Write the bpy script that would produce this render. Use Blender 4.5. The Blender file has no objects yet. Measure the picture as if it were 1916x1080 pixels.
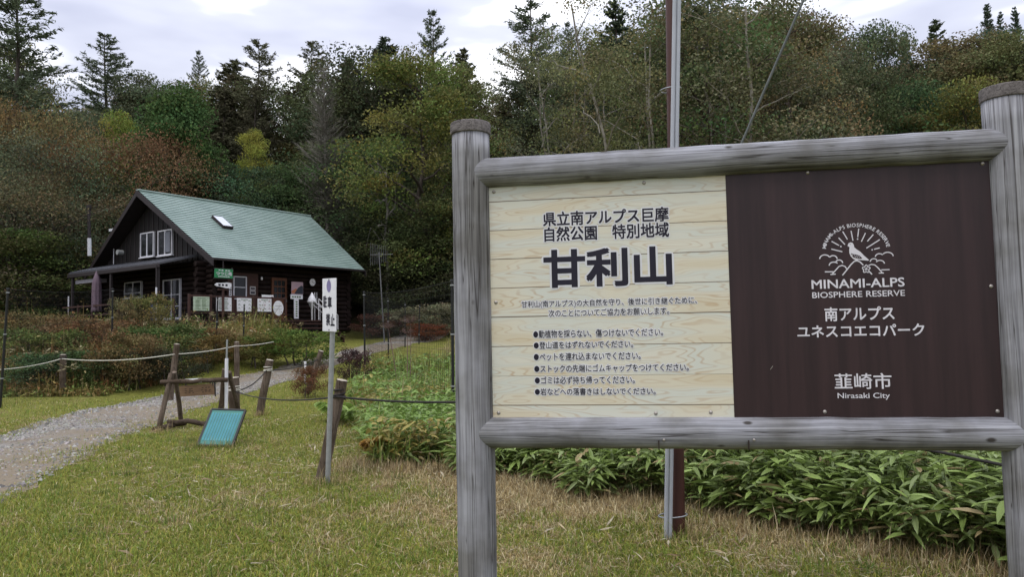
import bpy, math, random
import numpy as np
from mathutils import Vector, Matrix
S = bpy.context.scene
COL = S.collection
R = math.radians

# ------------------------------------------------------------------ camera
FPX, PITCH, ROLL, CAMZ = 1380.0, 0.0605, -0.0196, 1.6
cp, sp, cr, sr = math.cos(PITCH), math.sin(PITCH), math.cos(ROLL), math.sin(ROLL)
RT = np.array([cr, -sr*sp, sr*cp]); UP = np.array([-sr, -cr*sp, cr*cp]); FW = np.array([0, cp, sp])
CAM = np.array([0, 0, CAMZ])
cd = bpy.data.cameras.new('camera'); cam = bpy.data.objects.new('camera', cd); COL.objects.link(cam)
cd.sensor_width = 36.0; cd.lens = 36.0*FPX/1916.0; cd.clip_start = 0.05; cd.clip_end = 3000
cam.matrix_world = Matrix(((RT[0], UP[0], -FW[0], 0), (RT[1], UP[1], -FW[1], 0), (RT[2], UP[2], -FW[2], CAMZ), (0, 0, 0, 1)))
S.camera = cam

# ------------------------------------------------------------------ world: overcast sky over a Nishita sky
SUN_EL, SUN_AZ = R(58), R(215)          # azimuth clockwise from +Y
w = bpy.data.worlds.new("World"); S.world = w; w.use_nodes = True
nt = w.node_tree; nt.nodes.clear(); N = nt.nodes.new; L = nt.links.new
out = N('ShaderNodeOutputWorld'); bg = N('ShaderNodeBackground'); bg.inputs[1].default_value = 0.1
sky = N('ShaderNodeTexSky'); sky.sky_type = 'NISHITA'; sky.sun_disc = False
sky.sun_elevation = SUN_EL; sky.sun_rotation = SUN_AZ; sky.air_density = 1.2; sky.dust_density = 2.0
tc = N('ShaderNodeTexCoord'); sx = N('ShaderNodeSeparateXYZ'); L(tc.outputs['Generated'], sx.inputs[0])
# overcast brightness grows towards the zenith
el = N('ShaderNodeMapRange'); L(sx.outputs[2], el.inputs[0]); el.inputs[1].default_value = 0.0; el.inputs[2].default_value = 1.0
el.inputs[3].default_value = 4.9; el.inputs[4].default_value = 17.0
mp = N('ShaderNodeMapping'); L(tc.outputs['Generated'], mp.inputs[0]); mp.inputs['Scale'].default_value = (1.5, 1.5, 5.0)
mp.inputs['Location'].default_value = (1.83, 2.32, 1.79); mp.inputs['Rotation'].default_value = (0, R(-14), R(0))
ns = N('ShaderNodeTexNoise'); L(mp.outputs[0], ns.inputs['Vector']); ns.inputs['Scale'].default_value = 1.5
ns.inputs['Detail'].default_value = 4.5; ns.inputs['Roughness'].default_value = 0.5
rp = N('ShaderNodeValToRGB'); L(ns.outputs[0], rp.inputs[0])
rp.color_ramp.elements[0].position = 0.40; rp.color_ramp.elements[0].color = (0.66, 0.69, 0.87, 1)
rp.color_ramp.elements[1].position = 0.60; rp.color_ramp.elements[1].color = (1.9, 1.91, 1.98, 1)
e = rp.color_ramp.elements.new(0.5); e.color = (0.86, 0.89, 1.05, 1)
ml = N('ShaderNodeVectorMath'); ml.operation = 'MULTIPLY'; L(rp.outputs[0], ml.inputs[0]); L(el.outputs[0], ml.inputs[1])
mx = N('ShaderNodeMixRGB'); mx.inputs[0].default_value = 0.9; L(sky.outputs[0], mx.inputs[1]); L(ml.outputs[0], mx.inputs[2])
L(mx.outputs[0], bg.inputs[0]); L(bg.outputs[0], out.inputs[0])
sl = bpy.data.lights.new('sun', 'SUN'); sun = bpy.data.objects.new('sun', sl); COL.objects.link(sun)
sl.energy = 0.9; sl.angle = R(18); sl.color = (1, 0.96, 0.9)
sd = Vector((math.sin(SUN_AZ)*math.cos(SUN_EL), math.cos(SUN_AZ)*math.cos(SUN_EL), math.sin(SUN_EL)))
sun.rotation_euler = sd.to_track_quat('Z', 'Y').to_euler(); sun.location = (0, 0, 40)
S.view_settings.view_transform = 'Standard'; S.view_settings.look = 'None'
S.view_settings.exposure = 0.22; S.view_settings.gamma = 1.0
S.cycles.max_bounces = 5; S.cycles.diffuse_bounces = 3; S.cycles.glossy_bounces = 2
S.cycles.transmission_bounces = 3; S.cycles.transparent_max_bounces = 6
S.cycles.caustics_reflective = False; S.cycles.caustics_refractive = False
S.cycles.use_denoising = True

# ------------------------------------------------------------------ geometry helpers
def ray(px, py):
    return FW + RT*(px-958)/FPX - UP*(py-540)/FPX
def P(px, py, d):
    return CAM + ray(px, py)*d
def sm(a, b, x):
    t = np.clip((np.asarray(x, float)-a)/(b-a), 0, 1); return t*t*(3-2*t)
def H(x, y):
    x = np.asarray(x, float); y = np.asarray(y, float)
    left = sm(-7.5, -13.5, x)
    z = 1.1*sm(19, 37, y) + 0.85*left*sm(20.5, 32, y) + 1.0*sm(37, 48, y)*(1-0.8*left)
    r = x/np.maximum(y, 1.0)
    cap = 98 + 170*sm(0.12, 0.55, r)
    yy = np.minimum(y, cap) - 46
    z = z + 0.36*0.5*(yy+np.sqrt(yy*yy+16)) - 0.36*0.5*(-46+math.sqrt(46*46+16))
    z = z + 0.035*np.sin(x*0.9+1)*np.sin(y*0.7) + 0.02*np.sin(x*2.3)*np.cos(y*1.9+.5)
    return z
def G(px, py, dmax=200):
    r = ray(px, py); prev = 2.0
    for d in np.arange(2.0, dmax, 0.1):
        p = CAM + r*d
        if p[2] < H(p[0], p[1]): return p
    return CAM + r*dmax
def nrm(a):
    a = np.asarray(a, float); return a/np.maximum(np.linalg.norm(a, axis=-1, keepdims=True), 1e-9)
# smooth value noise, numpy
_ng = np.random.default_rng(77).random((64, 64))
def vn(x, y, s=1.0):
    x = np.asarray(x)*s; y = np.asarray(y)*s
    i = np.floor(x).astype(int); j = np.floor(y).astype(int); u = x-i; v = y-j
    u = u*u*(3-2*u); v = v*v*(3-2*v)
    a = _ng[i % 64, j % 64]; b = _ng[(i+1) % 64, j % 64]; c = _ng[i % 64, (j+1) % 64]; d = _ng[(i+1) % 64, (j+1) % 64]
    return (a*(1-u)+b*u)*(1-v)+(c*(1-u)+d*u)*v
def fbm(x, y, s):
    return (vn(x, y, s)+0.5*vn(x+7, y+3, s*2.1)+0.25*vn(x+1, y+9, s*4.3))/1.75

# ------------------------------------------------------------------ materials
def newmat(name):
    m = bpy.data.materials.new(name); m.use_nodes = True
    return m, m.node_tree, m.node_tree.nodes['Principled BSDF']
def mat(name, c, rough=0.7, c2=None, scale=6.0, stretch=(1, 1, 1), bump=0.0, metal=0.0, detail=6, lo=0.35, hi=0.65, spec=0.3, rough2=None):
    m, t, b = newmat(name); n = t.nodes.new; l = t.links.new
    b.inputs['Roughness'].default_value = rough; b.inputs['Metallic'].default_value = metal
    b.inputs['Specular IOR Level'].default_value = spec
    if c2 is None: c2 = tuple(v*0.8 for v in c)
    co = n('ShaderNodeTexCoord'); mpn = n('ShaderNodeMapping'); l(co.outputs['Object'], mpn.inputs[0]); mpn.inputs['Scale'].default_value = stretch
    nz = n('ShaderNodeTexNoise'); l(mpn.outputs[0], nz.inputs['Vector']); nz.inputs['Scale'].default_value = scale; nz.inputs['Detail'].default_value = detail
    nz.inputs['Roughness'].default_value = 0.62
    r = n('ShaderNodeValToRGB'); l(nz.outputs[0], r.inputs[0])
    r.color_ramp.elements[0].position = lo; r.color_ramp.elements[0].color = (*c2, 1)
    r.color_ramp.elements[1].position = hi; r.color_ramp.elements[1].color = (*c, 1)
    l(r.outputs[0], b.inputs['Base Color'])
    if bump:
        bp = n('ShaderNodeBump'); bp.inputs['Strength'].default_value = bump; bp.inputs['Distance'].default_value = 0.02
        l(nz.outputs[0], bp.inputs['Height']); l(bp.outputs[0], b.inputs['Normal'])
    return m
def leafmat(name, trans=0.3, rough=0.55, spec=0.2):
    m, t, b = newmat(name); n = t.nodes.new; l = t.links.new
    at = n('ShaderNodeAttribute'); at.attribute_name = 'col'
    oi = n('ShaderNodeObjectInfo')
    mu = n('ShaderNodeMixRGB'); mu.blend_type = 'MULTIPLY'; mu.inputs[0].default_value = 1
    l(at.outputs['Color'], mu.inputs[1]); l(oi.outputs['Color'], mu.inputs[2])
    l(mu.outputs[0], b.inputs['Base Color']); b.inputs['Roughness'].default_value = rough; b.inputs['Specular IOR Level'].default_value = spec
    tr = n('ShaderNodeBsdfTranslucent'); l(mu.outputs[0], tr.inputs[0])
    mi = n('ShaderNodeMixShader'); mi.inputs[0].default_value = trans
    l(b.outputs[0], mi.inputs[1]); l(tr.outputs[0], mi.inputs[2])
    l(mi.outputs[0], t.nodes['Material Output'].inputs[0])
    return m
def woodmat(name, pale, dark, crack, axis=2, rough=0.85, knots=True, gs=1.0):
    """weathered round timber, grain along local axis"""
    m, t, b = newmat(name); n = t.nodes.new; l = t.links.new
    co = n('ShaderNodeTexCoord')
    def noise(sc, st, det=5):
        s = [sc*gs]*3; s[axis] = st*gs
        mpn = n('ShaderNodeMapping'); l(co.outputs['Object'], mpn.inputs[0]); mpn.inputs['Scale'].default_value = s
        nz = n('ShaderNodeTexNoise'); nz.inputs['Scale'].default_value = 1; nz.inputs['Detail'].default_value = det; nz.inputs['Distortion'].default_value = 0.9
        l(mpn.outputs[0], nz.inputs['Vector']); return nz
    a = noise(60, 1.3); r1 = n('ShaderNodeValToRGB'); l(a.outputs[0], r1.inputs[0])
    r1.color_ramp.elements[0].position = 0.33; r1.color_ramp.elements[0].color = (*dark, 1)
    r1.color_ramp.elements[1].position = 0.62; r1.color_ramp.elements[1].color = (*pale, 1)
    g = noise(190, 2.6, 3); r2 = n('ShaderNodeValToRGB'); l(g.outputs[0], r2.inputs[0])
    r2.color_ramp.elements[0].position = 0.3; r2.color_ramp.elements[0].color = (0.55, 0.53, 0.53, 1)
    r2.color_ramp.elements[1].position = 0.55; r2.color_ramp.elements[1].color = (1, 1, 1, 1)
    mu = n('ShaderNodeMixRGB'); mu.blend_type = 'MULTIPLY'; mu.inputs[0].default_value = 0.6; l(r1.outputs[0], mu.inputs[1]); l(r2.outputs[0], mu.inputs[2])
    k = noise(26, 0.5, 3); r3 = n('ShaderNodeValToRGB'); l(k.outputs[0], r3.inputs[0])      # long drying cracks
    r3.color_ramp.elements[0].position = 0.478; r3.color_ramp.elements[0].color = (0, 0, 0, 1)
    r3.color_ramp.elements[1].position = 0.522; r3.color_ramp.elements[1].color = (0, 0, 0, 1)
    e = r3.color_ramp.elements.new(0.5); e.color = (1, 1, 1, 1)
    mu2 = n('ShaderNodeMixRGB'); l(r3.outputs[0], mu2.inputs[0]); l(mu.outputs[0], mu2.inputs[1]); mu2.inputs[2].default_value = (*crack, 1)
    md = n('ShaderNodeMath'); md.operation = 'MULTIPLY'; md.inputs[1].default_value = 0.9; l(r3.outputs[0], md.inputs[0]); l(md.outputs[0], mu2.inputs[0])
    last = mu2
    if knots:
        s = [8.5]*3; s[axis] = 4.6
        mpn = n('ShaderNodeMapping'); l(co.outputs['Object'], mpn.inputs[0]); mpn.inputs['Scale'].default_value = s
        vo = n('ShaderNodeTexVoronoi'); vo.inputs['Scale'].default_value = 1; l(mpn.outputs[0], vo.inputs['Vector'])
        r4 = n('ShaderNodeValToRGB'); l(vo.outputs['Distance'], r4.inputs[0])
        r4.color_ramp.elements[0].position = 0.07; r4.color_ramp.elements[0].color = (1, 1, 1, 1)
        r4.color_ramp.elements[1].position = 0.13; r4.color_ramp.elements[1].color = (0, 0, 0, 1)
        mu3 = n('ShaderNodeMixRGB'); l(r4.outputs[0], mu3.inputs[0]); l(mu2.outputs[0], mu3.inputs[1]); mu3.inputs[2].default_value = (*[v*1.4 for v in crack], 1)
        last = mu3
    dn = n('ShaderNodeTexNoise'); dn.inputs['Scale'].default_value = 3.2; dn.inputs['Detail'].default_value = 5; l(co.outputs['Object'], dn.inputs['Vector'])
    rd_ = n('ShaderNodeValToRGB'); l(dn.outputs[0], rd_.inputs[0]); rd_.color_ramp.elements[0].position = .36; rd_.color_ramp.elements[0].color = (.62, .60, .54, 1); rd_.color_ramp.elements[1].position = .58; rd_.color_ramp.elements[1].color = (1.08, 1.08, 1.08, 1)
    mw_ = n('ShaderNodeMixRGB'); mw_.blend_type = 'MULTIPLY'; mw_.inputs[0].default_value = 1; l(last.outputs[0], mw_.inputs[1]); l(rd_.outputs[0], mw_.inputs[2]); last = mw_
    l(last.outputs[0], b.inputs['Base Color']); b.inputs['Roughness'].default_value = rough; b.inputs['Specular IOR Level'].default_value = 0.08
    bp = n('ShaderNodeBump'); bp.inputs['Strength'].default_value = 0.9; bp.inputs['Distance'].default_value = 0.006; l(mu2.outputs[0], bp.inputs['Height']); l(bp.outputs[0], b.inputs['Normal'])
    return m

# ------------------------------------------------------------------ mesh helpers
class MB:
    """collects simple solids into one mesh"""
    def __init__(s): s.V = []; s.F = []; s.sm = []
    def add(s, V, F, smooth=False):
        o = len(s.V); s.V += [tuple(map(float, v)) for v in V]; s.F += [tuple(i+o for i in f) for f in F]; s.sm += [smooth]*len(F); return s
    def box(s, x0, x1, y0, y1, z0, z1, bev=0.0):
        b = min(bev, abs(x1-x0)/3, abs(y1-y0)/3, abs(z1-z0)/3)
        if b <= 0:
            V = [(x, y, z) for z in (z0, z1) for y in (y0, y1) for x in (x0, x1)]
            return s.add(V, [(0, 2, 3, 1), (4, 5, 7, 6), (0, 1, 5, 4), (2, 6, 7, 3), (0, 4, 6, 2), (1, 3, 7, 5)])
        V = []; F = []
        def ring(z, i):
            return [(x0+i+0, y0+i+b, z), (x0+i+b, y0+i, z), (x1-i-b, y0+i, z), (x1-i, y0+i+b, z), (x1-i, y1-i-b, z), (x1-i-b, y1-i, z), (x0+i+b, y1-i, z), (x0+i, y1-i-b, z)]
        V = ring(z0, b*.7)+ring(z0+b, 0)+ring(z1-b, 0)+ring(z1, b*.7)
        for k in range(3):
            for i in range(8): F.append((k*8+i, k*8+(i+1) % 8, k*8+8+(i+1) % 8, k*8+8+i))
        F.append(tuple(range(7, -1, -1))); F.append(tuple(range(24, 32)))
        return s.add(V, F)
    def tube(s, pts, rad, n=10, caps=True, smooth=True, squash=None):
        pts = [np.asarray(p, float) for p in pts]
        if not hasattr(rad, '__len__'): rad = [rad]*len(pts)
        V = []; F = []
        ref = np.array([0.13, 0.31, 0.94])
        for i, p in enumerate(pts):
            t = nrm(pts[min(i+1, len(pts)-1)]-pts[max(i-1, 0)])
            if abs(t@ref) > 0.95: ref = np.array([0.9, 0.3, 0.1])
            a = nrm(np.cross(t, ref)); b2 = np.cross(t, a)
            for k in range(n):
                q = 2*math.pi*k/n; V.append(p+(a*math.cos(q)+b2*math.sin(q)*(squash or 1))*rad[i])
        for i in range(len(pts)-1):
            for k in range(n): F.append((i*n+k, i*n+(k+1) % n, (i+1)*n+(k+1) % n, (i+1)*n+k))
        s.add(V, F, smooth)
        if caps:
            s.add(V[:n], [tuple(range(n-1, -1, -1))]); s.add(V[-n:], [tuple(range(n))])
        return s
    def lathe(s, c, prof, n=20, smooth=True):
        V = []; F = []
        for r, z in prof:
            for k in range(n):
                q = 2*math.pi*k/n; V.append((c[0]+r*math.cos(q), c[1]+r*math.sin(q), c[2]+z))
        for i in range(len(prof)-1):
            for k in range(n): F.append((i*n+k, i*n+(k+1) % n, (i+1)*n+(k+1) % n, (i+1)*n+k))
        F.append(tuple(range(n-1, -1, -1))); F.append(tuple((len(prof)-1)*n+k for k in range(n)))
        return s.add(V, F, smooth)
    def prism(s, poly, d, fr=None):
        """poly: list of 3D points (planar); extruded by vector d"""
        n = len(poly); A = [np.asarray(p, float) for p in poly]; B = [p+np.asarray(d, float) for p in A]
        return s.add(A+B, [tuple(range(n-1, -1, -1)), tuple(range(n, 2*n))]+[(i, (i+1) % n, n+(i+1) % n, n+i) for i in range(n)])
    def build(s, name, m, parent=None, loc=None, rot=None):
        me = bpy.data.meshes.new(name); me.from_pydata(s.V, [], s.F); me.update()
        me.polygons.foreach_set('use_smooth', s.sm); me.materials.append(m)
        o = bpy.data.objects.new(name, me); COL.objects.link(o)
        if parent: o.parent = parent
        if loc is not None: o.location = loc
        if rot is not None: o.rotation_euler = rot
        return o
def npmesh(name, V, quads=None, tris=None, col=None, m=None, smooth=False, link=True):
    V = np.asarray(V, np.float32).reshape(-1, 3)
    me = bpy.data.meshes.new(name); me.vertices.add(len(V)); me.vertices.foreach_set('co', V.ravel())
    li = []; st = []; off = 0; tot = []
    if quads is not None and len(quads):
        q = np.asarray(quads, np.int32).reshape(-1, 4); li.append(q.ravel()); st.append(off+4*np.arange(len(q))); off += 4*len(q); tot.append(np.full(len(q), 4))
    if tris is not None and len(tris):
        q = np.asarray(tris, np.int32).reshape(-1, 3); li.append(q.ravel()); st.append(off+3*np.arange(len(q))); off += 3*len(q); tot.append(np.full(len(q), 3))
    li = np.concatenate(li); st = np.concatenate(st); tot = np.concatenate(tot)
    me.loops.add(len(li)); me.loops.foreach_set('vertex_index', li.astype(np.int32))
    me.polygons.add(len(st)); me.polygons.foreach_set('loop_start', st.astype(np.int32)); me.polygons.foreach_set('loop_total', tot.astype(np.int32))
    me.polygons.foreach_set('use_smooth', np.full(len(st), smooth))
    me.update(calc_edges=True)
    if col is not None:
        c = np.ones((len(V), 4), np.float32); c[:, :3] = col
        at = me.color_attributes.new('col', 'FLOAT_COLOR', 'POINT'); at.data.foreach_set('color', c.ravel())
    if m: me.materials.append(m)
    if not link: return me
    o = bpy.data.objects.new(name, me); COL.objects.link(o); return o
def obj_of(me, name, parent=None):
    o = bpy.data.objects.new(name, me); COL.objects.link(o); o.parent = parent; return o
def tag(o, label=None, cat=None, group=None, kind=None):
    if label: o['label'] = label
    if cat: o['category'] = cat
    if group: o['group'] = group
    if kind: o['kind'] = kind
    return o
def thing(name, label, cat, loc=(0, 0, 0), rz=0.0, group=None):
    o = bpy.data.objects.new(name, None); COL.objects.link(o); o.location = tuple(map(float, loc)); o.rotation_euler = (0, 0, rz)
    o.empty_display_size = 0.2
    return tag(o, label, cat, group)

# ------------------------------------------------------------------ text as flat meshes
def text_geo(s, bold=0.0):
    cu = bpy.data.curves.new('lettering', 'FONT'); cu.body = s; cu.offset = bold; cu.resolution_u = 3
    ob = bpy.data.objects.new('lettering', cu); COL.objects.link(ob)
    bpy.context.view_layer.update(); dg = bpy.context.evaluated_depsgraph_get()
    me = bpy.data.meshes.new_from_object(ob.evaluated_get(dg))
    V = np.array([v.co[:] for v in me.vertices]).reshape(-1, 3); F = [tuple(p.vertices) for p in me.polygons]
    bpy.data.objects.remove(ob); bpy.data.curves.remove(cu); bpy.data.meshes.remove(me)
    return V, F
def fit_text(mb, s, rect, y, bold=0.0, ring=8):
    """lay a line of text in the local XZ plane inside rect (x0,x1,z0,z1) at depth y, facing -Y"""
    V, F = text_geo(s)
    x0, x1, z0, z1 = rect; a = V.min(0); b = V.max(0)
    sx_, sz_ = (x1-x0)/(b[0]-a[0]), (z1-z0)/(b[1]-a[1])
    W = np.zeros_like(V); W[:, 0] = x0+(V[:, 0]-a[0])*sx_; W[:, 2] = z0+(V[:, 1]-a[1])*sz_; W[:, 1] = y
    mb.add(W, F)
    for k in range(ring if bold else 0):      # heavier strokes: the same print laid down again, shifted round a circle
        q = 2*math.pi*(k+.5)/ring; e_ = max(abs(math.cos(q)), abs(math.sin(q))) if ring == 8 else 1; mb.add(W+np.array([bold*sx_*(round(1.3*math.cos(q)) if ring == 4 else math.cos(q)/e_), -.00004*(k+1), bold*sz_*(round(1.3*math.sin(q)) if ring == 4 else math.sin(q)/e_)]), F)
def ribbon(mb, pts, wd, y, closed=False):
    """flat line of width wd along 2D points, in local XZ plane at depth y facing -Y"""
    p = np.array(pts, float)
    n = len(p); V = []; F = []
    for i in range(n):
        a = p[(i-1) % n] if closed or i > 0 else p[i]; b = p[(i+1) % n] if closed or i < n-1 else p[i]
        t = nrm(b-a); q = np.array([-t[1], t[0]])*wd/2
        V += [(p[i][0]+q[0], y, p[i][1]+q[1]), (p[i][0]-q[0], y, p[i][1]-q[1])]
    for i in range(n if closed else n-1):
        j = (i+1) % n; F.append((2*i, 2*i+1, 2*j+1, 2*j))
    mb.add(V, F)
def poly(mb, pts, y):
    mb.add([(a, y, b) for a, b in pts], [tuple(range(len(pts)))])
# ------------------------------------------------------------------ terrain
rng = np.random.default_rng(5)
def axis(lo, hi, n, k=3.2):
    a = math.asinh(lo*k); b = math.asinh(hi*k); return np.sinh(np.linspace(a, b, n))/k
CY = 9.0
gx = np.concatenate([np.linspace(-170, -26, 50)[:-1], np.linspace(-26, 14, 200), np.linspace(14, 330, 70)[1:]])
gy = np.concatenate([np.linspace(-45, 2, 14)[:-1], np.linspace(2, 46, 220), np.linspace(46, 420, 100)[1:]])
# path outline from the ground it covers
PC = np.array([(-5.4, 2.0), (-6.0, 6.5), (-6.95, 10.0), (-7.6, 12.4), (-8.5, 17.0), (-8.75, 21.0), (-7.9, 25.5), (-6.6, 31.0), (-5.6, 37.0), (-4.6, 43.0)])
PWD = np.array([1.9, 2.1, 2.2, 2.3, 2.5, 2.4, 1.8, 1.9, 2.4, 3.0])
def path_at(y):
    return np.interp(y, PC[:, 1], PC[:, 0]), np.interp(y, PC[:, 1], PWD)
def on_path(x, y, grow=0.0):
    c, wd = path_at(y); return np.abs(x-c) < wd/2*(1+0.0*y)+grow
X, Y = np.meshgrid(gx, gy); Z = H(X, Y)
def cover(x, y):
    """0 dry straw .. 1 green grass"""
    g = fbm(x+40, y+40, 0.75)*0.70+0.30*vn(x+11, y+5, 2.6)+.26*vn(x+31, y+15, 6.5)
    dry = sm(-2.6, -.6, x)*sm(5.4, 7.4, y)*0.26-.10*sm(-.8, -2.5, x)
    return np.clip((g-dry-0.31)*3.3, 0, 1)
gcov = cover(X, Y)[..., None]
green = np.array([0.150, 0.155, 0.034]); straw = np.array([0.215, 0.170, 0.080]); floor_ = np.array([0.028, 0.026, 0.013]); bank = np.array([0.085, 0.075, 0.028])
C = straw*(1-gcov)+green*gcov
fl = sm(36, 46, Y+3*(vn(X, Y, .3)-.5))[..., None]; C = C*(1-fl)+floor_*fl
bk = (sm(-10.5, -12.0, X)*sm(20, 23, Y))[..., None]; C = C*(1-bk*.7)+bank*bk*.7
nxg, nyg = len(gx), len(gy)
idx = np.arange(nxg*nyg).reshape(nyg, nxg)
q = np.stack([idx[:-1, :-1], idx[:-1, 1:], idx[1:, 1:], idx[1:, :-1]], -1)
m, t, b = newmat('ground'); n_ = t.nodes.new; l_ = t.links.new
at = n_('ShaderNodeAttribute'); at.attribute_name = 'col'; co = n_('ShaderNodeTexCoord')
nz = n_('ShaderNodeTexNoise'); nz.inputs['Scale'].default_value = 9; nz.inputs['Detail'].default_value = 8; nz.inputs['Roughness'].default_value = 0.75; l_(co.outputs['Object'], nz.inputs['Vector'])
r_ = n_('ShaderNodeValToRGB'); l_(nz.outputs[0], r_.inputs[0]); r_.color_ramp.elements[0].position = .3; r_.color_ramp.elements[0].color = (.35, .33, .3, 1); r_.color_ramp.elements[1].position = .68; r_.color_ramp.elements[1].color = (1.25, 1.25, 1.2, 1)
mu = n_('ShaderNodeMixRGB'); mu.blend_type = 'MULTIPLY'; mu.inputs[0].default_value = 1; l_(at.outputs['Color'], mu.inputs[1]); l_(r_.outputs[0], mu.inputs[2]); l_(mu.outputs[0], b.inputs['Base Color'])
b.inputs['Roughness'].default_value = .95; b.inputs['Specular IOR Level'].default_value = .1
bp = n_('ShaderNodeBump'); bp.inputs['Strength'].default_value = .8; bp.inputs['Distance'].default_value = .05; l_(nz.outputs[0], bp.inputs['Height']); l_(bp.outputs[0], b.inputs['Normal'])
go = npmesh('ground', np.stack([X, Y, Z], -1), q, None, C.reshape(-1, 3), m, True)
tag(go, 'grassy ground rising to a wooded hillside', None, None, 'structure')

# gravel path sheet, ragged verges
ys = np.concatenate([np.linspace(1.5, 26, 260), np.linspace(26, 44, 60)[1:]]); k = 15
V = []
for y in ys:
    c, wd = path_at(y)
    a = -wd/2+0.35*(vn(y*1.0, 3.3, 1.7)-.5)+.25*(vn(y, 8.1, 6)-.5); e = wd/2+0.35*(vn(y, 23.3, 1.7)-.5)+.25*(vn(y, 18.1, 6)-.5)
    xs = c+np.linspace(a, e, k); yy_ = np.full(k, y)
    V.append(np.stack([xs, yy_, H(xs, yy_)+0.006+0.012*np.sin(np.linspace(0, math.pi, k))], -1))
V = np.array(V); PV = V.copy(); idx = np.arange(len(ys)*k).reshape(len(ys), k)
q = np.stack([idx[:-1, :-1], idx[:-1, 1:], idx[1:, 1:], idx[1:, :-1]], -1)
m, t, b = newmat('gravel_path'); n_ = t.nodes.new; l_ = t.links.new
co = n_('ShaderNodeTexCoord')
nz = n_('ShaderNodeTexNoise'); nz.inputs['Scale'].default_value = 0.9; nz.inputs['Detail'].default_value = 7; nz.inputs['Roughness'].default_value = .7; l_(co.outputs['Object'], nz.inputs['Vector'])
r_ = n_('ShaderNodeValToRGB'); l_(nz.outputs[0], r_.inputs[0])
r_.color_ramp.elements[0].position = .38; r_.color_ramp.elements[0].color = (.16, .125, .082, 1); r_.color_ramp.elements[1].position = .56; r_.color_ramp.elements[1].color = (.20, .19, .175, 1)
vo = n_('ShaderNodeTexVoronoi'); vo.inputs['Scale'].default_value = 22; l_(co.outputs['Object'], vo.inputs['Vector'])
r2 = n_('ShaderNodeValToRGB'); l_(vo.outputs['Color'], r2.inputs[0]); r2.color_ramp.elements[0].color = (.5, .48, .45, 1); r2.color_ramp.elements[1].color = (1.3, 1.28, 1.25, 1)
mu = n_('ShaderNodeMixRGB'); mu.blend_type = 'MULTIPLY'; mu.inputs[0].default_value = 1; l_(r_.outputs[0], mu.inputs[1]); l_(r2.outputs[0], mu.inputs[2]); at = n_('ShaderNodeAttribute'); at.attribute_name = 'col'; mt_ = n_('ShaderNodeMixRGB'); l_(at.outputs['Fac'], mt_.inputs[0]); l_(mu.outputs[0], mt_.inputs[1]); mt_.inputs[2].default_value = (.17, .135, .09, 1); l_(mt_.outputs[0], b.inputs['Base Color'])
b.inputs['Roughness'].default_value = .9
bp = n_('ShaderNodeBump'); bp.inputs['Strength'].default_value = .9; bp.inputs['Distance'].default_value = .03; l_(vo.outputs['Distance'], bp.inputs['Height']); l_(bp.outputs[0], b.inputs['Normal'])
def tan_(x, y):      # trodden earth: the near side and the middle of the track
    c, wd = path_at(y); u = (x-c)/wd; return np.clip(1.1*sm(.05, .30, u+.25*(fbm(x, y, .8)-.5))*sm(24, 14, y)+.8*sm(.52, .66, fbm(x+9, y, .6)), 0, .92)
tv_ = tan_(V[..., 0], V[..., 1]).reshape(-1, 1)*np.ones((1, 3))
tag(npmesh('path', V, q, None, tv_, m, True), 'gravel path leading up to the cabin', None, None, 'structure')

# loose stones on the path
def scatter_stones(n):
    y = rng.uniform(5.5, 27, n*2)**1.0; y = 5.5+(y-5.5)*rng.random(n*2)**.5
    c, wd = path_at(y); u = rng.uniform(-.5, .5, n*2); x = c+u*wd*1.04
    keep = (rng.random(n*2) > .88*tan_(x, y)) & (fbm(x+3, y+90, .9)+.15*rng.random(n*2) > .40); x = x[keep][:n]; y = y[keep][:n]
    n = len(x); s = rng.gamma(3, .0048, n)+.007
    T = np.array([(1, 0, 0), (0, 1, 0), (-1, 0, 0), (0, -1, 0), (0, 0, .7), (0, 0, -.4)], float)
    V = T[None]*s[:, None, None]*rng.uniform(.6, 1.3, (n, 6, 1))
    a = rng.uniform(0, 6.28, n); ca, sa = np.cos(a), np.sin(a)
    V = np.stack([V[..., 0]*ca[:, None]-V[..., 1]*sa[:, None], V[..., 0]*sa[:, None]+V[..., 1]*ca[:, None], V[..., 2]], -1)
    V += np.stack([x, y, H(x, y)+.012], -1)[:, None]
    F = np.array([(0, 1, 4), (1, 2, 4), (2, 3, 4), (3, 0, 4), (1, 0, 5), (2, 1, 5), (3, 2, 5), (0, 3, 5)])
    F = F[None]+6*np.arange(n)[:, None, None]
    c = np.array([.21, .20, .185])*rng.uniform(.45, 1.6, (n, 1))*rng.uniform(.94, 1.06, (n, 3))
    return V, F, np.repeat(c, 6, 0)
M_STONE = leafmat('stone', 0.0, .9, .2)
V, F, c = scatter_stones(13000)
tag(npmesh('gravel', V, None, F, c, M_STONE), 'loose grey stones strewn over the path', None, None, 'stuff')

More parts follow.
